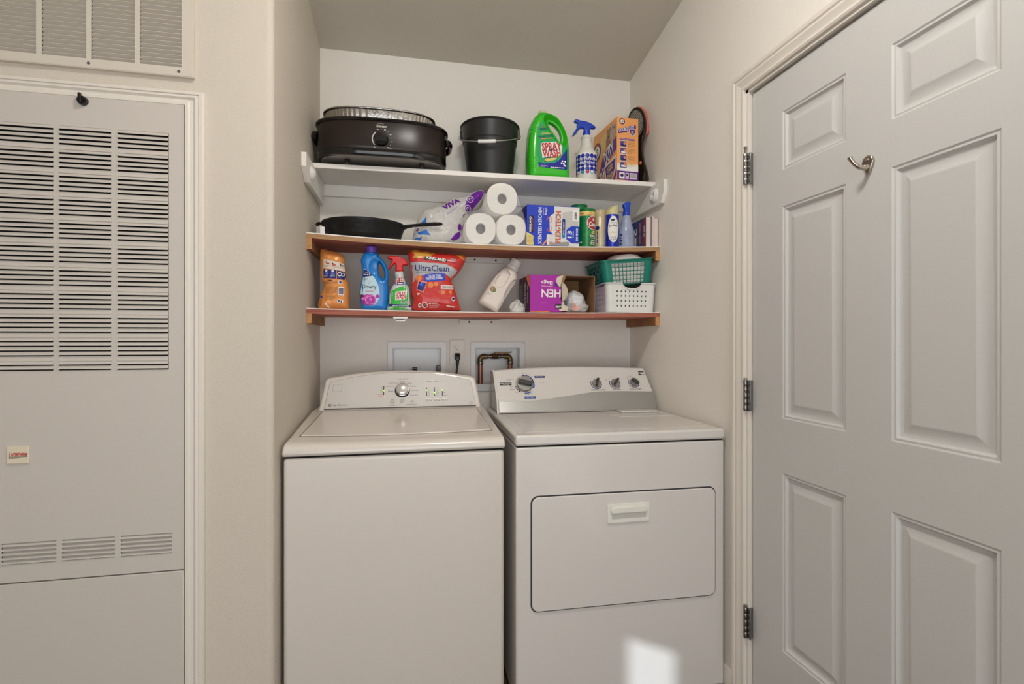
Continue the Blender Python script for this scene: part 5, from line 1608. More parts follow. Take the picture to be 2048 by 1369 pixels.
D.disc(*c1(548, 1025), 0.0052, WHITE, 1, 14, 0.008).disc(*c1(602, 1030), 0.0052, WHITE, 1, 14, 0.008).disc(*c1(552, 1022), 0.003, K_NAVY, 2, 10, 0.005).disc(*c1(598, 1034), 0.003, K_NAVY, 2, 10, 0.005)
D.rect(*box_(205, 255, 925, 965), K_BLUE, 1).para(*box_(185, 240, 980, 1110), 9, K_BROWN, 1, 0.4)
D.poly(cp([(295, 1065), (320, 1060), (380, 1130), (365, 1150)]), WHITE, 1)
D.build('print', po_, raymap(bv), step=0.008, eps=0.0004)
obj('red_tab', MB().box(-0.047, -0.037, -0.004, 0.004, 0.236, 0.2445), K_RED, po_, bevel=0.001)

# ------------------------------------------------------------------ blue softener bottle
dn = thing('softener_bottle', 'blue fabric softener bottle with purple cap and rose label', 'bottle', (-0.1393, 2.165, zl(-0.14)))
cd_ = conv(1180, 1202, 0.00198 / 9.129, 0.00205 / 9.129)
do_ = cd_([(1000, 170), (1080, 165), (1160, 165), (1240, 170), (1265, 225), (1330, 280), (1400, 370), (1440, 500), (1443, 620), (1430, 700), (1440, 800), (1440, 950), (1425, 1080), (1395, 1200), (1200, 1205), (985, 1200), (940, 1080), (916, 950), (920, 820), (948, 680), (962, 560), (952, 420), (936, 310), (965, 230)])
dh = cd_([(1268, 335), (1310, 385), (1350, 470), (1364, 560), (1350, 632), (1310, 610), (1262, 540), (1248, 430)])


def dent(d, X, Y, Z):
    # hand grip hollow left of the handle opening
    cx, cz_ = cd_([(1200, 440)])[0]
    e = np.sqrt(((X - cx) / 0.026) ** 2 + ((Z - cz_) / 0.042) ** 2 + ((Y + 0.048) / 0.020) ** 2)
    return np.maximum(d, (1 - e) * 0.016)


mb = silhouette(do_, 0.040, 0.024, [dh], 0.0025, extra=dent)
SOFT = mat('softener_blue', (14, 120, 200), 0.28, coat=0.25)
obj('body', mb, SOFT, dn, smooth=70)
obj('neck_ring', MB().lathe([(0.028, 0.222), (0.0305, 0.225), (0.0305, 0.231), (0.026, 0.236)], 32, (-0.0125, 0, 0)), SOFT, dn, smooth=40)
PCAP = mat('purple_cap', (104, 66, 186), 0.35)
mbc = MB()
pr = [(0.0225, 0.232), (0.0228, 0.234), (0.0226, 0.258), (0.021, 0.2605), (0.001, 0.261)]
mbc.lathe(pr, 40, (-0.0125, 0, 0), lambda x, y, z: (x * (1 + 0.012 * math.cos(20 * math.atan2(y, x))), y * (1 + 0.012 * math.cos(20 * math.atan2(y, x))), z))
obj('cap', mbc, PCAP, dn, smooth=30)
bv = bvh_of(mb)
D = Dec()
lab = smooth_poly(cd_([(990, 470), (1050, 490), (1130, 560), (1200, 640), (1250, 740), (1280, 860), (1275, 980), (1230, 1070), (1160, 1120), (1070, 1120), (990, 1060), (945, 970), (940, 860), (965, 740), (985, 600)]), 4)
D.poly([tuple(p) for p in lab], ink('softener_label', (190, 218, 230)), 1)
D.poly(cd_([(990, 472), (1050, 492), (1130, 560), (1155, 588), (1080, 600), (985, 612)]), K_NAVY, 2)
D.ring(*cd_([(1050, 565)])[0], 0.0105, 0.012, WHITE, 3, -30, 200, sy=0.6).text('~', *cd_([(1040, 570)])[0], 0.018, 0.005, WHITE, 3, shear=0.2)
D.text('Downy', *cd_([(1100, 795)])[0], 0.0545, 0.023, K_BLACK, 2, bold=0.005)
D.para(cd_([(985, 0)])[0][0], cd_([(1070, 0)])[0][0], cd_([(0, 690)])[0][1], cd_([(0, 630)])[0][1], 3, K_GREY, 2, 0.3).ring(*cd_([(1095, 710)])[0], 0.0045, 0.0056, K_GREY, 2, 0, 300)
D.text('~', *cd_([(1090, 853)])[0], 0.03, 0.003, K_RED, 2).text('~', *cd_([(1110, 872)])[0], 0.034, 0.003, K_RED, 2)
ROSE = ink('rose_magenta', (172, 24, 150))
ROSEL = ink('rose_pink', (226, 130, 206))
rc = cd_([(1110, 1020)])[0]
for r_, m_, l_ in ((0.0285, ROSE, 2), (0.0245, ROSEL, 3), (0.0225, ROSE, 4), (0.0165, ROSEL, 5), (0.0148, ROSE, 6), (0.009, ROSEL, 7), (0.0075, ROSE, 8), (0.003, ROSEL, 9)):
    D.disc(rc[0] - 0.002 * (l_ % 3), rc[1] + 0.0012 * (l_ % 2), r_, m_, l_, 26, r_ * 0.84)
D.disc(*cd_([(965, 960)])[0], 0.0085, ink('rose_dark', (110, 20, 80)), 3, 12).disc(*cd_([(1245, 955)])[0], 0.0075, ROSE, 3, 12).disc(*cd_([(985, 1000)])[0], 0.006, ROSEL, 4, 10)
D.text('~', *cd_([(1110, 1085)])[0], 0.036, 0.0055, ROSEL, 10)
D.build('label', dn, raymap(bv), step=0.008, eps=0.0003)

# ------------------------------------------------------------------ red trigger stain spray
sw = thing('spray_bottle', 'green labelled stain spray with red trigger beside the blue bottle', 'spray bottle', (-0.0385, 2.143, zl(-0.04)))
ck = conv(265, 1207, 0.00201 / 9.129, 0.00206 / 9.129)
so_ = ck([(190, 505), (260, 495), (325, 500), (345, 600), (388, 720), (438, 800), (458, 950), (470, 1100), (478, 1205), (265, 1208), (50, 1205), (66, 1060), (82, 910), (120, 800), (172, 700), (192, 620), (178, 550)])
mb = silhouette(so_, 0.030, 0.022, h=0.0022)
obj('bottle', mb, mat('clear_grey_plastic', (206, 206, 206), 0.25), sw, smooth=70)
TRED = mat('red_trigger_plastic', (206, 28, 30), 0.32)
obj('trigger_head', silhouette(ck([(60, 220), (160, 217), (250, 219), (330, 250), (400, 312), (418, 375), (340, 385), (332, 430), (332, 492), (195, 492), (192, 385), (168, 362), (130, 410), (80, 465), (65, 450), (108, 335), (122, 290), (60, 272)]), 0.0145, 0.008, h=0.0018, n=3), TRED, sw, smooth=70)
bv = bvh_of(mb)
D = Dec()
D.poly(ck([(178, 640), (380, 592), (392, 690), (172, 712)]), K_RED, 1).poly(ck([(172, 712), (392, 685), (400, 745), (160, 755)]), K_NAVY, 1)
D.text('3x', *ck([(320, 628)])[0], 0.010, 0.006, WHITE, 2, bold=0.02).text('FREE', *ck([(318, 655)])[0], 0.014, 0.006, WHITE, 2, bold=0.02).text('~', *ck([(320, 685)])[0], 0.022, 0.004, WHITE, 2).text('~', *ck([(300, 725)])[0], 0.022, 0.0055, WHITE, 2).disc(*ck([(367, 722)])[0], 0.004, ink('drop_cyan', (60, 170, 220)), 2, 10).disc(*ck([(238, 650)])[0], 0.003, WHITE, 2, 8)
D.poly(ck([(90, 900), (130, 855), (250, 790), (380, 760), (435, 800), (455, 950), (468, 1100), (472, 1195), (55, 1195), (70, 1050)]), ink('spray_green', (44, 180, 44)), 1)
D.poly(ck([(190, 900), (200, 868), (405, 845), (385, 1000), (190, 1030)]), WHITE, 2)
D.text('SPRAY', *ck([(292, 905)])[0], 0.041, 0.0185, RED2, 3, rot=4, bold=0.035, shear=0.1).text('WASH', *ck([(290, 970)])[0], 0.039, 0.0175, RED2, 3, rot=4, bold=0.035, shear=0.1).text('n', *ck([(292, 940)])[0], 0.006, 0.006, K_NAVY, 4, bold=0.02)
D.rect(*[ck([(290, 0)])[0][0], ck([(408, 0)])[0][0], ck([(0, 1085)])[0][1], ck([(0, 1035)])[0][1]], K_SILVER, 2).text('~', *ck([(335, 1048)])[0], 0.014, 0.006, K_BLACK, 3, bold=0.03, shear=0.2).text('~', *ck([(348, 1072)])[0], 0.022, 0.005, K_BLACK, 3, bold=0.03)
D.poly(ck([(62, 1088), (462, 1108), (464, 1140), (60, 1135)]), K_NAVY, 2).text('REMOVES 7 DAY OLD STAINS', *ck([(285, 1124)])[0], 0.066, 0.0042, WHITE, 3, bold=0.02).text('~', *ck([(405, 1170)])[0], 0.018, 0.0035, WHITE, 3)
D.build('label', sw, raymap(bv), step=0.008, eps=0.0003)

# ------------------------------------------------------------------ red detergent pacs bag
kb_ = thing('detergent_pacs_bag', 'large red and silver laundry pacs bag with folded top', 'bag', (0.1030, 2.146, zl(0.1)))
cb_ = conv(880, 1227, 0.00205 / 9.129, 0.00207 / 9.129)
ko = cb_([(420, 135), (560, 112), (900, 150), (1250, 168), (1450, 185), (1445, 300), (1385, 420), (1300, 545), (1215, 640), (1200, 690), (1235, 740), (1272, 860), (1310, 1000), (1340, 1120), (1365, 1200), (1300, 1220), (900, 1228), (500, 1218), (495, 1020), (465, 980), (455, 760), (450, 640), (430, 400), (402, 240)])


def wr3(d, X, Y, Z):
    taper = np.clip((Z - 0.05) / 0.2, 0, 1)
    return d + 0.005 * wrinkle(X, Y, Z, 33, 48) + 0.002 * wrinkle(X, Y, Z, 3, 130) + taper * np.maximum(0, np.abs(Y) - 0.006) * 0.55


mb = silhouette(ko, 0.052, 0.042, h=0.0032, extra=wr3)
PRED = mat('bag_foil_red', (200, 48, 44), 0.3, coat=0.2, bump=(24, 0.004))
obj('bag', mb, PRED, kb_, smooth=70)
bv = bvh_of(mb)
D = Dec()
D.poly(cb_([(428, 120), (560, 118), (760, 150), (900, 170), (800, 235), (700, 245), (640, 280), (480, 275), (520, 210)]), ink('bag_gold', (206, 156, 60), 0.35), 1)
D.poly(cb_([(1270, 190), (1440, 195), (1435, 290), (1380, 270)]), ink('bag_gold', (206, 156, 60), 0.35), 1)
D.poly(cb_([(440, 350), (560, 345), (760, 360), (960, 365), (1080, 375), (1200, 430), (1330, 500), (1235, 610), (1190, 640), (1060, 545), (900, 540), (700, 570), (560, 620), (490, 730), (455, 735)]), ink('bag_silver', (176, 178, 182), 0.3, 0.2), 1)
D.poly(cb_([(712, 238), (1105, 290), (1095, 342), (690, 305)]), K_BLACK, 2)
D.text('KIRKLAND', *cb_([(905, 282)])[0], 0.079, 0.0125, WHITE, 3, rot=-8, bold=0.03).text('SIGNATURE', *cb_([(890, 315)])[0], 0.05, 0.004, K_RED, 3, rot=-7, shear=0.3)
D.text('UltraClean', *cb_([(830, 455)])[0], 0.138, 0.0245, K_NAVY, 2, rot=0, bold=0.02).text('PREMIUM LAUNDRY DETERGENT PACS', *cb_([(850, 522)])[0], 0.135, 0.005, K_NAVY, 2, rot=3)
D.poly(cb_([(675, 580), (860, 548), (1060, 548), (1070, 670), (880, 690), (690, 700)]), K_BLUE, 3)
D.text('TOUGH STAIN', *cb_([(868, 592)])[0], 0.053, 0.0105, WHITE, 4, rot=4, bold=0.02).text('FIGHTING POWER', *cb_([(870, 640)])[0], 0.068, 0.0105, WHITE, 4, rot=4, bold=0.02)
D.poly(cb_([(585, 680), (650, 700), (740, 705), (720, 780), (690, 850), (670, 905), (610, 870), (550, 855), (560, 780)]), ink('pac_halo', (226, 150, 140)), 2)
D.poly(cb_([(600, 695), (650, 720), (722, 722), (705, 780), (680, 840), (660, 885), (612, 850), (560, 838), (580, 770)]), K_NAVY, 3).disc(*cb_([(640, 760)])[0], 0.009, K_BLUE, 4, 14).disc(*cb_([(630, 750)])[0], 0.003, ink('pac_light', (120, 160, 230)), 5, 8)
D.rect(cb_([(985, 0)])[0][0], cb_([(1215, 0)])[0][0], cb_([(0, 830)])[0][1], cb_([(0, 755)])[0][1], ink('bag_label_pale', (226, 206, 198)), 2).text('FRESH SCENT', *cb_([(1108, 795)])[0], 0.044, 0.0085, ink('slate', (90, 100, 110)), 3, rot=-3, bold=0.01)
ORR = ink('bag_orange', (226, 130, 70), 0.3)
for x, y, r_ in ((800, 760, 0.012), (900, 740, 0.009), (1025, 890, 0.009), (1160, 880, 0.007), (590, 640, 0.012)):
    D.disc(*cb_([(x, y)])[0], r_, ORR, 1, 16)
D.text('152', *cb_([(1218, 290)])[0], 0.017, 0.010, WHITE, 2, rot=-15, bold=0.08).text('152', *cb_([(1218, 290)])[0], 0.015, 0.009, K_NAVY, 3, rot=-15, bold=0.03).text('PACS', *cb_([(1216, 340)])[0], 0.014, 0.006, K_NAVY, 3, rot=-15, bold=0.03)
D.disc(*cb_([(1210, 1005)])[0], 0.0075, WHITE, 2, 16, 0.0095).disc(*cb_([(1210, 1000)])[0], 0.0055, K_NAVY, 3, 14, 0.006)
D.ring(*cb_([(697, 1125)])[0], 0.0095, 0.0118, WHITE, 2).line(*cb_([(665, 1155)])[0], *cb_([(730, 1095)])[0], 0.0015, WHITE, 2).disc(*cb_([(697, 1125)])[0], 0.005, K_BROWN, 2, 10).disc(*cb_([(607, 1130)])[0], 0.006, WHITE, 2, 12, 0.009).disc(*cb_([(610, 1125)])[0], 0.004, K_BROWN, 3, 10)
D.text('~', *cb_([(850, 1092)])[0], 0.036, 0.0048, WHITE, 2, rot=3).text('~', *cb_([(870, 1122)])[0], 0.04, 0.0048, WHITE, 2, rot=3).text('~', *cb_([(860, 1155)])[0], 0.036, 0.005, WHITE, 2, rot=3, bold=0.02)
D.text('~', *cb_([(1165, 1140)])[0], 0.036, 0.006, WHITE, 2, rot=-8).para(cb_([(565, 0)])[0][0], cb_([(620, 0)])[0][0], cb_([(0, 950)])[0][1], cb_([(0, 905)])[0][1], 2, WHITE, 2, 0.4)
D.build('print', kb_, raymap(bv), step=0.008, eps=0.0004)

# ------------------------------------------------------------------ leaning white detergent bottle
tl = R(31)
wd = thing('detergent_bottle', 'plain white detergent bottle tipped over and leaning to one side', 'bottle', (0.372, 2.222, zl(0.37) + 0.001), rot=(0, tl, 0))
dt = [(-0.088, 0.004), (-0.09, 0.03), (-0.088, 0.10), (-0.085, 0.135), (-0.078, 0.175), (-0.066, 0.192), (-0.05, 0.203), (-0.028, 0.203), (-0.012, 0.195), (0.003, 0.176), (0.008, 0.155), (0.006, 0.12), (0.006, 0.05), (0.005, 0.008), (-0.004, 0.0), (-0.08, 0.0)]


def hollow(d, X, Y, Z):
    g = sd_poly(X[:, 0, :], Z[:, 0, :], smooth_poly([(-0.073, 0.105), (-0.073, 0.165), (-0.064, 0.180), (-0.045, 0.180), (-0.034, 0.168), (-0.034, 0.115), (-0.048, 0.098)], 3))[:, None, :]
    q1 = np.maximum(g, Y + 0.0285)
    d = np.maximum(d, -q1)
    g2 = sd_poly(X[:, 0, :], Z[:, 0, :], smooth_poly([(-0.006, 0.075), (-0.014, 0.10), (-0.013, 0.145), (-0.004, 0.165), (0.02, 0.165), (0.02, 0.075)], 3))[:, None, :]
    return np.maximum(d, -np.maximum(g2, Y + 0.012))


mb = silhouette(dt, 0.044, 0.024, h=0.0024, extra=hollow)
WBOT = mat('white_bottle_plastic', (224, 214, 204), 0.36)
obj('body', mb, WBOT, wd, smooth=60)
obj('cap', MB().lathe([(0.029, 0.196), (0.0305, 0.199), (0.030, 0.206), (0.0315, 0.209), (0.0315, 0.214), (0.0285, 0.217), (0.0268, 0.246), (0.025, 0.248), (0.022, 0.2455), (0.001, 0.244)], 36, (-0.036, 0, 0)), mat('grey_white_cap', (222, 218, 216), 0.35), wd, smooth=35)
D = Dec()
OLV = ink('olive', (108, 128, 70))
D.poly([(-0.078, 0.086), (-0.066, 0.091), (-0.052, 0.082), (-0.05, 0.072), (-0.062, 0.064), (-0.076, 0.068)], OLV, 1).poly([(-0.076, 0.090), (-0.066, 0.082), (-0.062, 0.068), (-0.07, 0.07), (-0.078, 0.08)], ink('salmon', (206, 130, 104)), 2)
D.para(-0.078, -0.055, 0.046, 0.058, 2, K_GREY, 1, 0.3)
D.build('label', wd, raymap(bvh_of(mb)), step=0.006, eps=0.0003)
obj('green_label', MB().prism([(-0.064, 0.236), (-0.035, 0.246), (-0.035, 0.251), (-0.066, 0.243)], lambda a, b, d: (a, d, b), -0.014, 0.014), OLV, wd)

# ------------------------------------------------------------------ crumpled bag
BAGW = mat('thin_white_bag', (214, 214, 216), 0.3, bump=(60, 0.006), alpha=0.9)


def lump(seed, rx, ry, rz, amp, freq, h, base=0.0):
    def fn(X, Y, Z):
        e = np.sqrt((X / rx) ** 2 + (Y / ry) ** 2 + (Z / rz) ** 2)
        d = (e - 1) * min(rx, ry, rz) + amp * wrinkle(X, Y, Z, seed, freq) * 2 + amp * 0.7 * wrinkle(X, Y, Z, seed + 1, freq * 2.3)
        return np.maximum(d, base - Z)
    return nets(fn, (-rx * 1.4, -ry * 1.4, min(base, -rz * 1.4) if base > -1 else -rz * 1.4), (rx * 1.4, ry * 1.4, rz * 1.5), h)


cr = thing('plastic_bag', 'small crumpled clear bag beside the leaning white bottle', 'bag', (0.452, 2.135, zl(0.45)))
obj('film', lump(51, 0.033, 0.032, 0.055, 0.010, 95, 0.0026), FILM, cr, smooth=75)
obj('inner_fold', lump(77, 0.022, 0.022, 0.040, 0.008, 120, 0.0028), BAGW, cr, smooth=75)

# ------------------------------------------------------------------ torn purple box
pb = thing('trash_bag_box', 'torn purple carton of kitchen bags lying upside down', 'box', (0.5015, 2.103, zl(0.64) + 0.001))
PW, PH, PD = 0.2895, 0.158, 0.215
PURP = ink('carton_purple', (168, 20, 160), 0.42)
KRAFT = mat('kraft_board', (150, 112, 76), 0.8, var=(20, 0.12))
n4 = lambda x, y: ((x - 245) / 1565 * PW, (1132 - y) / 892 * PH)
e = 0.0014


def sheet(name, mbx, mi):
    return obj(name, mbx, [PURP, KRAFT], pb)


sheet('left_panel', MB().box(0, e, 0, PD, 0, PH, [0, 0, 0, 1, 0, 0]), 0)
sheet('right_panel', MB().box(PW - e, PW, 0, PD, 0, PH, [1, 1, 1, 0, 0, 1]), 0)
sheet('back_panel', MB().box(e, PW - e, PD - e, PD, 0, PH, [1, 1, 1, 1, 0, 1]), 0)
sheet('bottom_panel', MB().box(e, PW - e, 0, PD - e, 0, e, [0, 1, 1, 1, 1, 1]), 0)
sheet('top_panel', MB().box(e, PW - e, 0.001, PD - e, PH - e, PH, [1, 0, 1, 1, 1, 1]), 0)
edge_pts = [(985, 240), (900, 275), (865, 330), (870, 400), (900, 470), (970, 540), (985, 600), (965, 680), (955, 760), (985, 840), (1000, 900), (1000, 1000), (925, 1060), (960, 1105), (1090, 1132)]
front = [n4(247, 1132), n4(247, 242)] + [n4(*p) for p in edge_pts]
fm_ = MB()
nn = len(front)
fm_.prism(front, lambda a, b, d: (a, -d + 0.0, b), 0.0, -0.0012, 0)
fm_.m[0] = 0
obj('front_panel', fm_, [PURP], pb)
obj('torn_ply', MB().prism([n4(*p) for p in ((900, 275), (985, 245), (1080, 240), (1075, 300), (1040, 370), (1020, 450), (980, 500), (960, 530), (900, 470), (866, 400), (866, 330))], lambda a, b, d: (a, -d, b), 0.0008, 0.0018), ink('torn_paper', (216, 204, 184), 0.8), pb)
obj('torn_edge', MB().prism([n4(*p) for p in ((1040, 240), (1085, 245), (1070, 330), (1030, 400), (1000, 470), (955, 500), (985, 420), (1000, 330))], lambda a, b, d: (a, -d - 0.004, b), 0.0005, 0.0018), KRAFT, pb)
CURL = ink('torn_paper', (216, 204, 184), 0.8)
curl = []
for t in np.linspace(0, 1, 14):
    y_ = 400 + 500 * t
    wv = math.sin(PI * t) ** 0.7
    a0 = n4(985 + 20 * t, y_)
    a1_ = n4(1000 + 130 * wv, y_)
    curl.append([(a0[0], -0.001, a0[1]), (a0[0] + (a1_[0] - a0[0]) * 0.5, -0.006 - 0.014 * wv, a0[1]), (a1_[0], -0.006 - 0.004 * wv, a1_[1]), (a0[0] + (a1_[0] - a0[0]) * 0.6, 0.002, a0[1])])
obj('curled_flap', MB().rings(curl), CURL, pb, smooth=60)
obj('lower_flap', MB().prism([n4(*p) for p in ((990, 880), (1050, 890), (1060, 960), (1150, 1000), (1130, 1060), (1150, 1090), (960, 1105), (920, 1060), (1000, 1040))], lambda a, b, d: (a, -d - 0.002, b), 0.0, 0.0012), CURL, pb)
obj('hanging_strip', MB().add([(n4(890, 180)[0], -0.012, n4(0, 178)[1]), (n4(1060, 232)[0], 0.0, n4(0, 232)[1]), (n4(1060, 245)[0], 0.0, n4(0, 247)[1]), (n4(950, 215)[0], -0.010, n4(0, 215)[1])], [(0, 1, 2, 3)]), KRAFT, pb, solid=0.0006)
D = Dec()
D.text('Bags', *n4(645, 415), 0.050, 0.020, WHITE, 1, rot=180, bold=0.015).text('DRAWSTRING', *n4(645, 510), 0.049, 0.0055, WHITE, 1, rot=180).text('KITCHEN'[4:], *n4(745, 678), 0.0845, 0.034, WHITE, 1, rot=180, bold=0.02)
D.build('lettering', pb, flat((0, 0, 0)))
D = Dec()
D.rect(n4(843, 0)[0], n4(1000, 0)[0], n4(0, 1045)[1], n4(0, 935)[1], K_BLACK, 1).text('LAND', *n4(925, 1003), 0.027, 0.0085, WHITE, 2, rot=180, bold=0.03)
D.para(n4(515, 0)[0], n4(740, 0)[0], n4(0, 930)[1], n4(0, 895)[1], 1, ink('carton_light_purple', (206, 120, 206)), 1, 0.35)
D.poly([n4(*p) for p in ((250, 1130), (250, 1108), (715, 1108), (695, 1130))], K_ORANGE, 1).poly([n4(*p) for p in ((830, 430), (870, 400), (930, 500), (860, 520), (825, 480))], K_PURPLE, 1)
D.build('front_print', pb, flat((0, 0, 0)))
D = Dec()
D.rect(0.004, PD - 0.004, 0.003, PH - 0.003, ink('carton_dark', (66, 24, 60)), 1).poly([(PD - 0.075, PH - 0.003), (PD - 0.004, PH - 0.003), (PD - 0.004, PH - 0.055), (PD - 0.03, PH - 0.04)], K_ORANGE, 2).poly([(0.01, 0.02), (0.08, 0.02), (0.07, PH - 0.02), (0.02, PH - 0.03)], ink('print_grey_green', (110, 116, 100)), 2)
D.text('SCENTED KITCHEN', PD * 0.6, PH * 0.45, PH * 0.72, 0.028, WHITE, 3, rot=90, bold=0.01).text('~', PD * 0.8, PH * 0.5, PH * 0.5, 0.014, ink('lilac', (210, 180, 220)), 3, rot=90)
D.build('side_print', pb, flat((0, PD, 0), (0, -1, 0), (0, 0, 1), (-1, 0, 0)))

wb_ = thing('plastic_bag', 'crumpled white kitchen bags spilling inside the torn purple carton', 'bag', (0.723, 2.165, zl(0.72) + 0.003))


def bagf(X, Y, Z):
    e1 = np.sqrt((X / 0.056) ** 2 + (Y / 0.062) ** 2 + ((Z - 0.035) / 0.062) ** 2)
    d = (e1 - 1) * 0.056 + 0.4 * (X + 0.01) * (Z > 0.035) * (X > -0.01) * 0.5
    d = d + 0.008 * wrinkle(X, Y, Z, 61, 55) * 2 + 0.005 * wrinkle(X, Y, Z, 62, 140)
    return np.maximum(d, -Z)


obj('film', nets(bagf, (-0.075, -0.08, 0), (0.066, 0.08, 0.115), 0.003), BAGW, wb_, smooth=75)
pc = thing('paper_scrap', 'torn pink paper scrap curled in front of the white bags', 'paper', (0.690, 2.096, zl(0.69) + 0.012))
obj('sheet', MB().add([(-0.006, 0.006, 0.0), (0.016, 0.002, -0.005), (0.038, 0.006, 0.010), (0.026, 0.010, 0.026), (0.002, 0.008, 0.030)], [(0, 1, 2, 3, 4)]), ink('pink_paper', (222, 170, 156), 0.7), pc, solid=0.001)
sp_ = [((0.0105 - 0.0011 * k) * math.cos(k * 0.9), 0.0, (0.014 - 0.0014 * k) * math.sin(k * 0.9)) for k in range(8)]
obj('curl', MB().tube([(0.004 + a, -0.001, 0.014 + c) for a, b, c in sp_], 0.0016, 6), ink('pink_paper', (222, 170, 156), 0.7), pc, smooth=50)


# ------------------------------------------------------------------ baskets
def rrect_path(hw_, hd_, r_):
    """perimeter points by arc length, starting at the middle of the back; returns function s in [0,1) -> (x,y)"""
    segs = [((-hw_ + r_, -hd_), (hw_ - r_, -hd_)), ('a', hw_ - r_, -hd_ + r_, -90), ((hw_, -hd_ + r_), (hw_, hd_ - r_)), ('a', hw_ - r_, hd_ - r_, 0), ((hw_ - r_, hd_), (-hw_ + r_, hd_)), ('a', -hw_ + r_, hd_ - r_, 90), ((-hw_, hd_ - r_), (-hw_, -hd_ + r_)), ('a', -hw_ + r_, -hd_ + r_, 180)]
    return segs


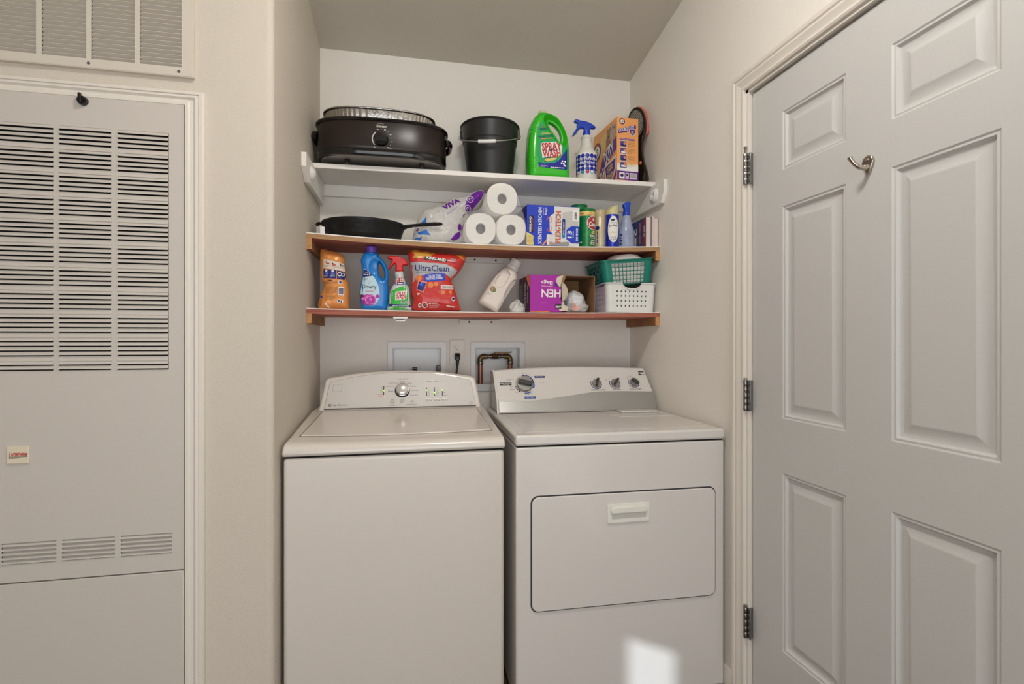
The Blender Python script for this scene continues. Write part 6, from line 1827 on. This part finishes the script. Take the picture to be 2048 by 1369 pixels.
def basket(t, hw_, hd_, H_, r_, taper, mat_, cells, zrow, hole, lipw, dip=None, band=0.7):
    """walls as one lattice shell: cells=(front count, side count); zrow = list of row breaks (fractions) for holed rows"""
    mb = MB()

    def P(side, u, z):
        k = 1 - taper * (1 - z / H_)
        a, b, r2 = hw_ * k, hd_ * k, r_
        if side == 0:
            return ((-a + r2) + (2 * a - 2 * r2) * u, -b)
        if side == 2:
            return (a, (-b + r2) + (2 * b - 2 * r2) * u)
        if side == 4:
            return ((a - r2) - (2 * a - 2 * r2) * u, b)
        if side == 6:
            return (-a, (b - r2) - (2 * b - 2 * r2) * u)
        cx, cy, a0 = {1: (a - r2, -b + r2, -90), 3: (a - r2, b - r2, 0), 5: (-a + r2, b - r2, 90), 7: (-a + r2, -b + r2, 180)}[side]
        an = R(a0 + 90 * u)
        return (cx + r2 * math.cos(an), cy + r2 * math.sin(an))

    def Z(side, u, f):
        z = f * H_
        if dip and side in (0, 4) and f > band:
            dd_ = dip * max(0.0, 1 - ((u - 0.5) / 0.24) ** 2) ** 0.5 if abs(u - 0.5) < 0.24 else 0
            z -= dd_ * (f - band) / (1 - band)
        return z

    def V(side, u, f):
        z = Z(side, u, f)
        x, y = P(side, u, z)
        return (x, y, z)
    rows_all = sorted(set([0.0] + list(zrow) + [band, 1.0])) if band else sorted(set([0.0] + list(zrow) + [1.0]))
    for side in range(8):
        if side % 2:
            nu = 9
            us_ = [i / nu for i in range(nu + 1)]
            holed = False
        else:
            n_ = cells[0] if side in (0, 4) else cells[1]
            m0 = 0.08 if side in (0, 4) else 0.05
            us_ = [0] + [m0 + (1 - 2 * m0) * i / n_ for i in range(n_ + 1)] + [1]
            holed = True
        for i in range(len(us_) - 1):
            for j in range(len(rows_all) - 1):
                u0, u1, f0, f1 = us_[i], us_[i + 1], rows_all[j], rows_all[j + 1]
                is_h = holed and 0 < i < len(us_) - 2 and any(abs(f0 - q_) < 1e-6 for q_ in zrow[:-1])
                if not is_h:
                    # subdivide wide upper cells so the dip stays smooth
                    nq = 4 if (dip and side in (0, 4) and f0 >= band - 1e-6) else 1
                    for q_ in range(nq):
                        ua, ub = u0 + (u1 - u0) * q_ / nq, u0 + (u1 - u0) * (q_ + 1) / nq
                        mb.add([V(side, ua, f0), V(side, ub, f0), V(side, ub, f1), V(side, ua, f1)], [(0, 1, 2, 3)])
                else:
                    uc, fc, du, df = (u0 + u1) / 2, (f0 + f1) / 2, (u1 - u0) / 2, (f1 - f0) / 2
                    ring_o, ring_i = [], []
                    for (cu, cf) in ((-1, -1), (0, -1), (1, -1), (1, 0), (1, 1), (0, 1), (-1, 1), (-1, 0)):
                        ring_o.append(V(side, uc + cu * du, fc + cf * df))
                        if hole[0] == 'round':
                            nrm = math.hypot(cu, cf)
                            # hole radius in metres -> parameter space
                            L_ = (2 * hw_ if side in (0, 4) else 2 * hd_)
                            ring_i.append(V(side, uc + cu / nrm * hole[1] / L_, fc + cf / nrm * hole[1] / H_))
                        else:
                            ring_i.append(V(side, uc + cu * du * hole[1], fc + cf * df * hole[1]))
                    mb.add(ring_o + ring_i, [(k, (k + 1) % 8, 8 + (k + 1) % 8, 8 + k) for k in range(8)])
    bm = bmesh.new()
    bvs = [bm.verts.new(p) for p in mb.v]
    for f in mb.f:
        try:
            bm.faces.new([bvs[i] for i in f])
        except ValueError:
            pass
    bmesh.ops.remove_doubles(bm, verts=bm.verts, dist=1e-5)
    bm.verts.index_update()
    m2 = MB()
    m2.v = [tuple(v.co) for v in bm.verts]
    m2.f = [tuple(v.index for v in f.verts) for f in bm.faces]
    m2.m = [0] * len(m2.f)
    bm.free()
    obj('walls', m2, mat_, t, solid=0.0022)
    # floor plate and rim
    base = [P(s_, u, 0.0) for s_ in range(8) for u in ([0] if s_ % 2 == 0 else [0, 0.25, 0.5, 0.75])]
    base = []
    for s_ in range(8):
        for u in ((0.0,) if s_ % 2 == 0 else (0.0, 0.2, 0.4, 0.6, 0.8)):
            base.append(P(s_, u, 0.0))
    obj('base', MB().prism([(a * 0.985, b * 0.985) for a, b in base], lambda a, b, d: (a, b, d), 0.0, 0.002), mat_, t)
    rr = []
    for s_ in range(8):
        n_ = 24 if s_ in (0, 4) else (6 if s_ % 2 else 8)
        for k in range(n_):
            u = k / n_
            x, y, z = V(s_, u, 1.0)
            l_ = math.hypot(x, y)
            # outward direction
            if s_ % 2:
                cx, cy = {1: (1, -1), 3: (1, 1), 5: (-1, 1), 7: (-1, -1)}[s_]
                an = R({1: -90, 3: 0, 5: 90, 7: 180}[s_] + 90 * u)
                ox, oy = math.cos(an), math.sin(an)
            else:
                ox, oy = {0: (0, -1), 2: (1, 0), 4: (0, 1), 6: (-1, 0)}[s_]
            rr.append([(x + ox * a_, y + oy * a_, z + b_) for a_, b_ in ((-0.002, -0.002), (-0.002, 0.0012), (lipw, 0.0012), (lipw, -0.0035), (lipw - 0.0016, -0.0035), (lipw - 0.0016, -0.0008))])
    rr.append(rr[0])
    obj('rim', MB().rings(rr, cap0=False, cap1=False), mat_, t, smooth=40)


BWH = mat('basket_white', (226, 226, 222), 0.4)
wbk = thing('plastic_basket', 'white plastic basket with rows of round holes and scooped rim', 'basket', (0.9640, 2.2165, zl(0.96) + 0.0008), R(-2.0))
basket(wbk, 0.1165, 0.1215, 0.128, 0.024, 0.05, BWH, (8, 8), [0.13, 0.30, 0.47, 0.64, 0.78], ('round', 0.0042), 0.004, dip=0.026, band=0.82)
TEAL = mat('basket_teal', (0, 122, 104), 0.4)
TR = (0.958, 2.224, zl(0.96) + 0.1285)
tb = thing('plastic_basket', 'teal lattice basket of laundry stacked on the white basket', 'basket', TR, rot=(R(1.5), R(-4.5), R(-3.5)))
basket(tb, 0.1210, 0.128, 0.108, 0.026, 0.10, TEAL, (9, 9), [0.02, 0.19, 0.36, 0.53, 0.70, 0.87], ('sq', 0.84), 0.0055, band=0.94)
CLOTH = mat('white_cloth', (232, 222, 218), 0.9, spec=0.1, bump=(18, 0.004))


def clothf(X, Y, Z):
    q_ = np.maximum(np.abs(X - 0.004) - 0.085, 0)
    box2 = np.sqrt(np.maximum(np.abs(X) - 0.088, 0) ** 2 + np.maximum(np.abs(Y) - 0.098, 0) ** 2 + np.maximum(np.abs(Z - 0.052) - 0.040, 0) ** 2) - 0.008
    dome = (np.sqrt(((X - 0.008) / 0.090) ** 2 + ((Y + 0.055) / 0.074) ** 2 + ((Z - 0.086) / 0.060) ** 2) - 1) * 0.058
    k = 0.02
    h_ = np.clip(0.5 + 0.5 * (box2 - dome) / k, 0, 1)
    d = box2 * (1 - h_) + dome * h_ - k * h_ * (1 - h_)
    d = d + 0.006 * wrinkle(X, Y, Z, 91, 40) + 0.002 * wrinkle(X, Y, Z, 93, 120)
    d = np.maximum(d, -(X + 0.085))
    d = np.maximum(d, np.abs(Y) - 0.107)
    return np.maximum(d, Z - 0.1345)


clo = thing('cloth', 'bundled white cloth heaped in the teal basket', 'cloth', TR, rot=(R(1.5), R(-4.5), R(-3.5)))
obj('fabric', nets(clothf, (-0.11, -0.12, 0.0), (0.115, 0.12, 0.16), 0.0038), CLOTH, clo, smooth=75)
pm = bpy.data.materials.new('patterned_cloth')
pm.use_nodes = True
nt = pm.node_tree
vor = nt.nodes.new('ShaderNodeTexVoronoi')
vor.inputs['Scale'].default_value = 70
rp = nt.nodes.new('ShaderNodeValToRGB')
rp.color_ramp.interpolation = 'CONSTANT'
rp.color_ramp.elements[0].color = (*lin((40, 54, 100)), 1)
rp.color_ramp.elements[1].position = 0.55
rp.color_ramp.elements[1].color = (*lin((214, 208, 210)), 1)
el = rp.color_ramp.elements.new(0.8)
el.color = (*lin((190, 80, 80)), 1)
tc = nt.nodes.new('ShaderNodeTexCoord')
sep = nt.nodes.new('ShaderNodeSeparateColor')
nt.links.new(tc.outputs['Object'], vor.inputs['Vector'])
nt.links.new(vor.outputs['Color'], sep.inputs['Color'])
nt.links.new(sep.outputs[0], rp.inputs['Fac'])
nt.links.new(rp.outputs['Color'], nt.nodes['Principled BSDF'].inputs['Base Color'])
nt.nodes['Principled BSDF'].inputs['Roughness'].default_value = 0.9


def patf(X, Y, Z):
    d = np.sqrt(np.maximum(np.abs(X + 0.0935) - 0.002, 0) ** 2 + np.maximum(np.abs(Y) - 0.10, 0) ** 2 + np.maximum(np.abs(Z - 0.05) - 0.040, 0) ** 2) - 0.004
    return d + 0.003 * wrinkle(X, Y, Z, 17, 60)


pcl = thing('cloth', 'red, white and navy patterned cloth behind the teal lattice side', 'cloth', TR, rot=(R(1.5), R(-4.5), R(-3.5)))
obj('fabric', nets(patf, (-0.11, -0.115, 0.0), (-0.075, 0.115, 0.11), 0.0032), pm, pcl, smooth=75)

# ================================================================== let the things follow the slope of the sagging boards
for o in list(COL.objects):
    if o.parent is None and o.type == 'EMPTY' and o.get('category') and 2.05 < o.location.y < 2.4:
        for S_, zt_, lo_, hi_ in ((S2, 1.642, 1.60, 1.85), (S3, 1.349, 1.32, 1.55)):
            if lo_ < o.location.z < hi_ and o.name.split('.')[0] not in ('wall_shelf', 'cabinet_catch'):
                a_ = math.atan(-S_(o.location.x) * 0.8 / 0.312)
                dy_ = o.location.y - 2.088
                o.location.z += dy_ * math.tan(a_) + 0.0004
                o.rotation_euler.x += a_
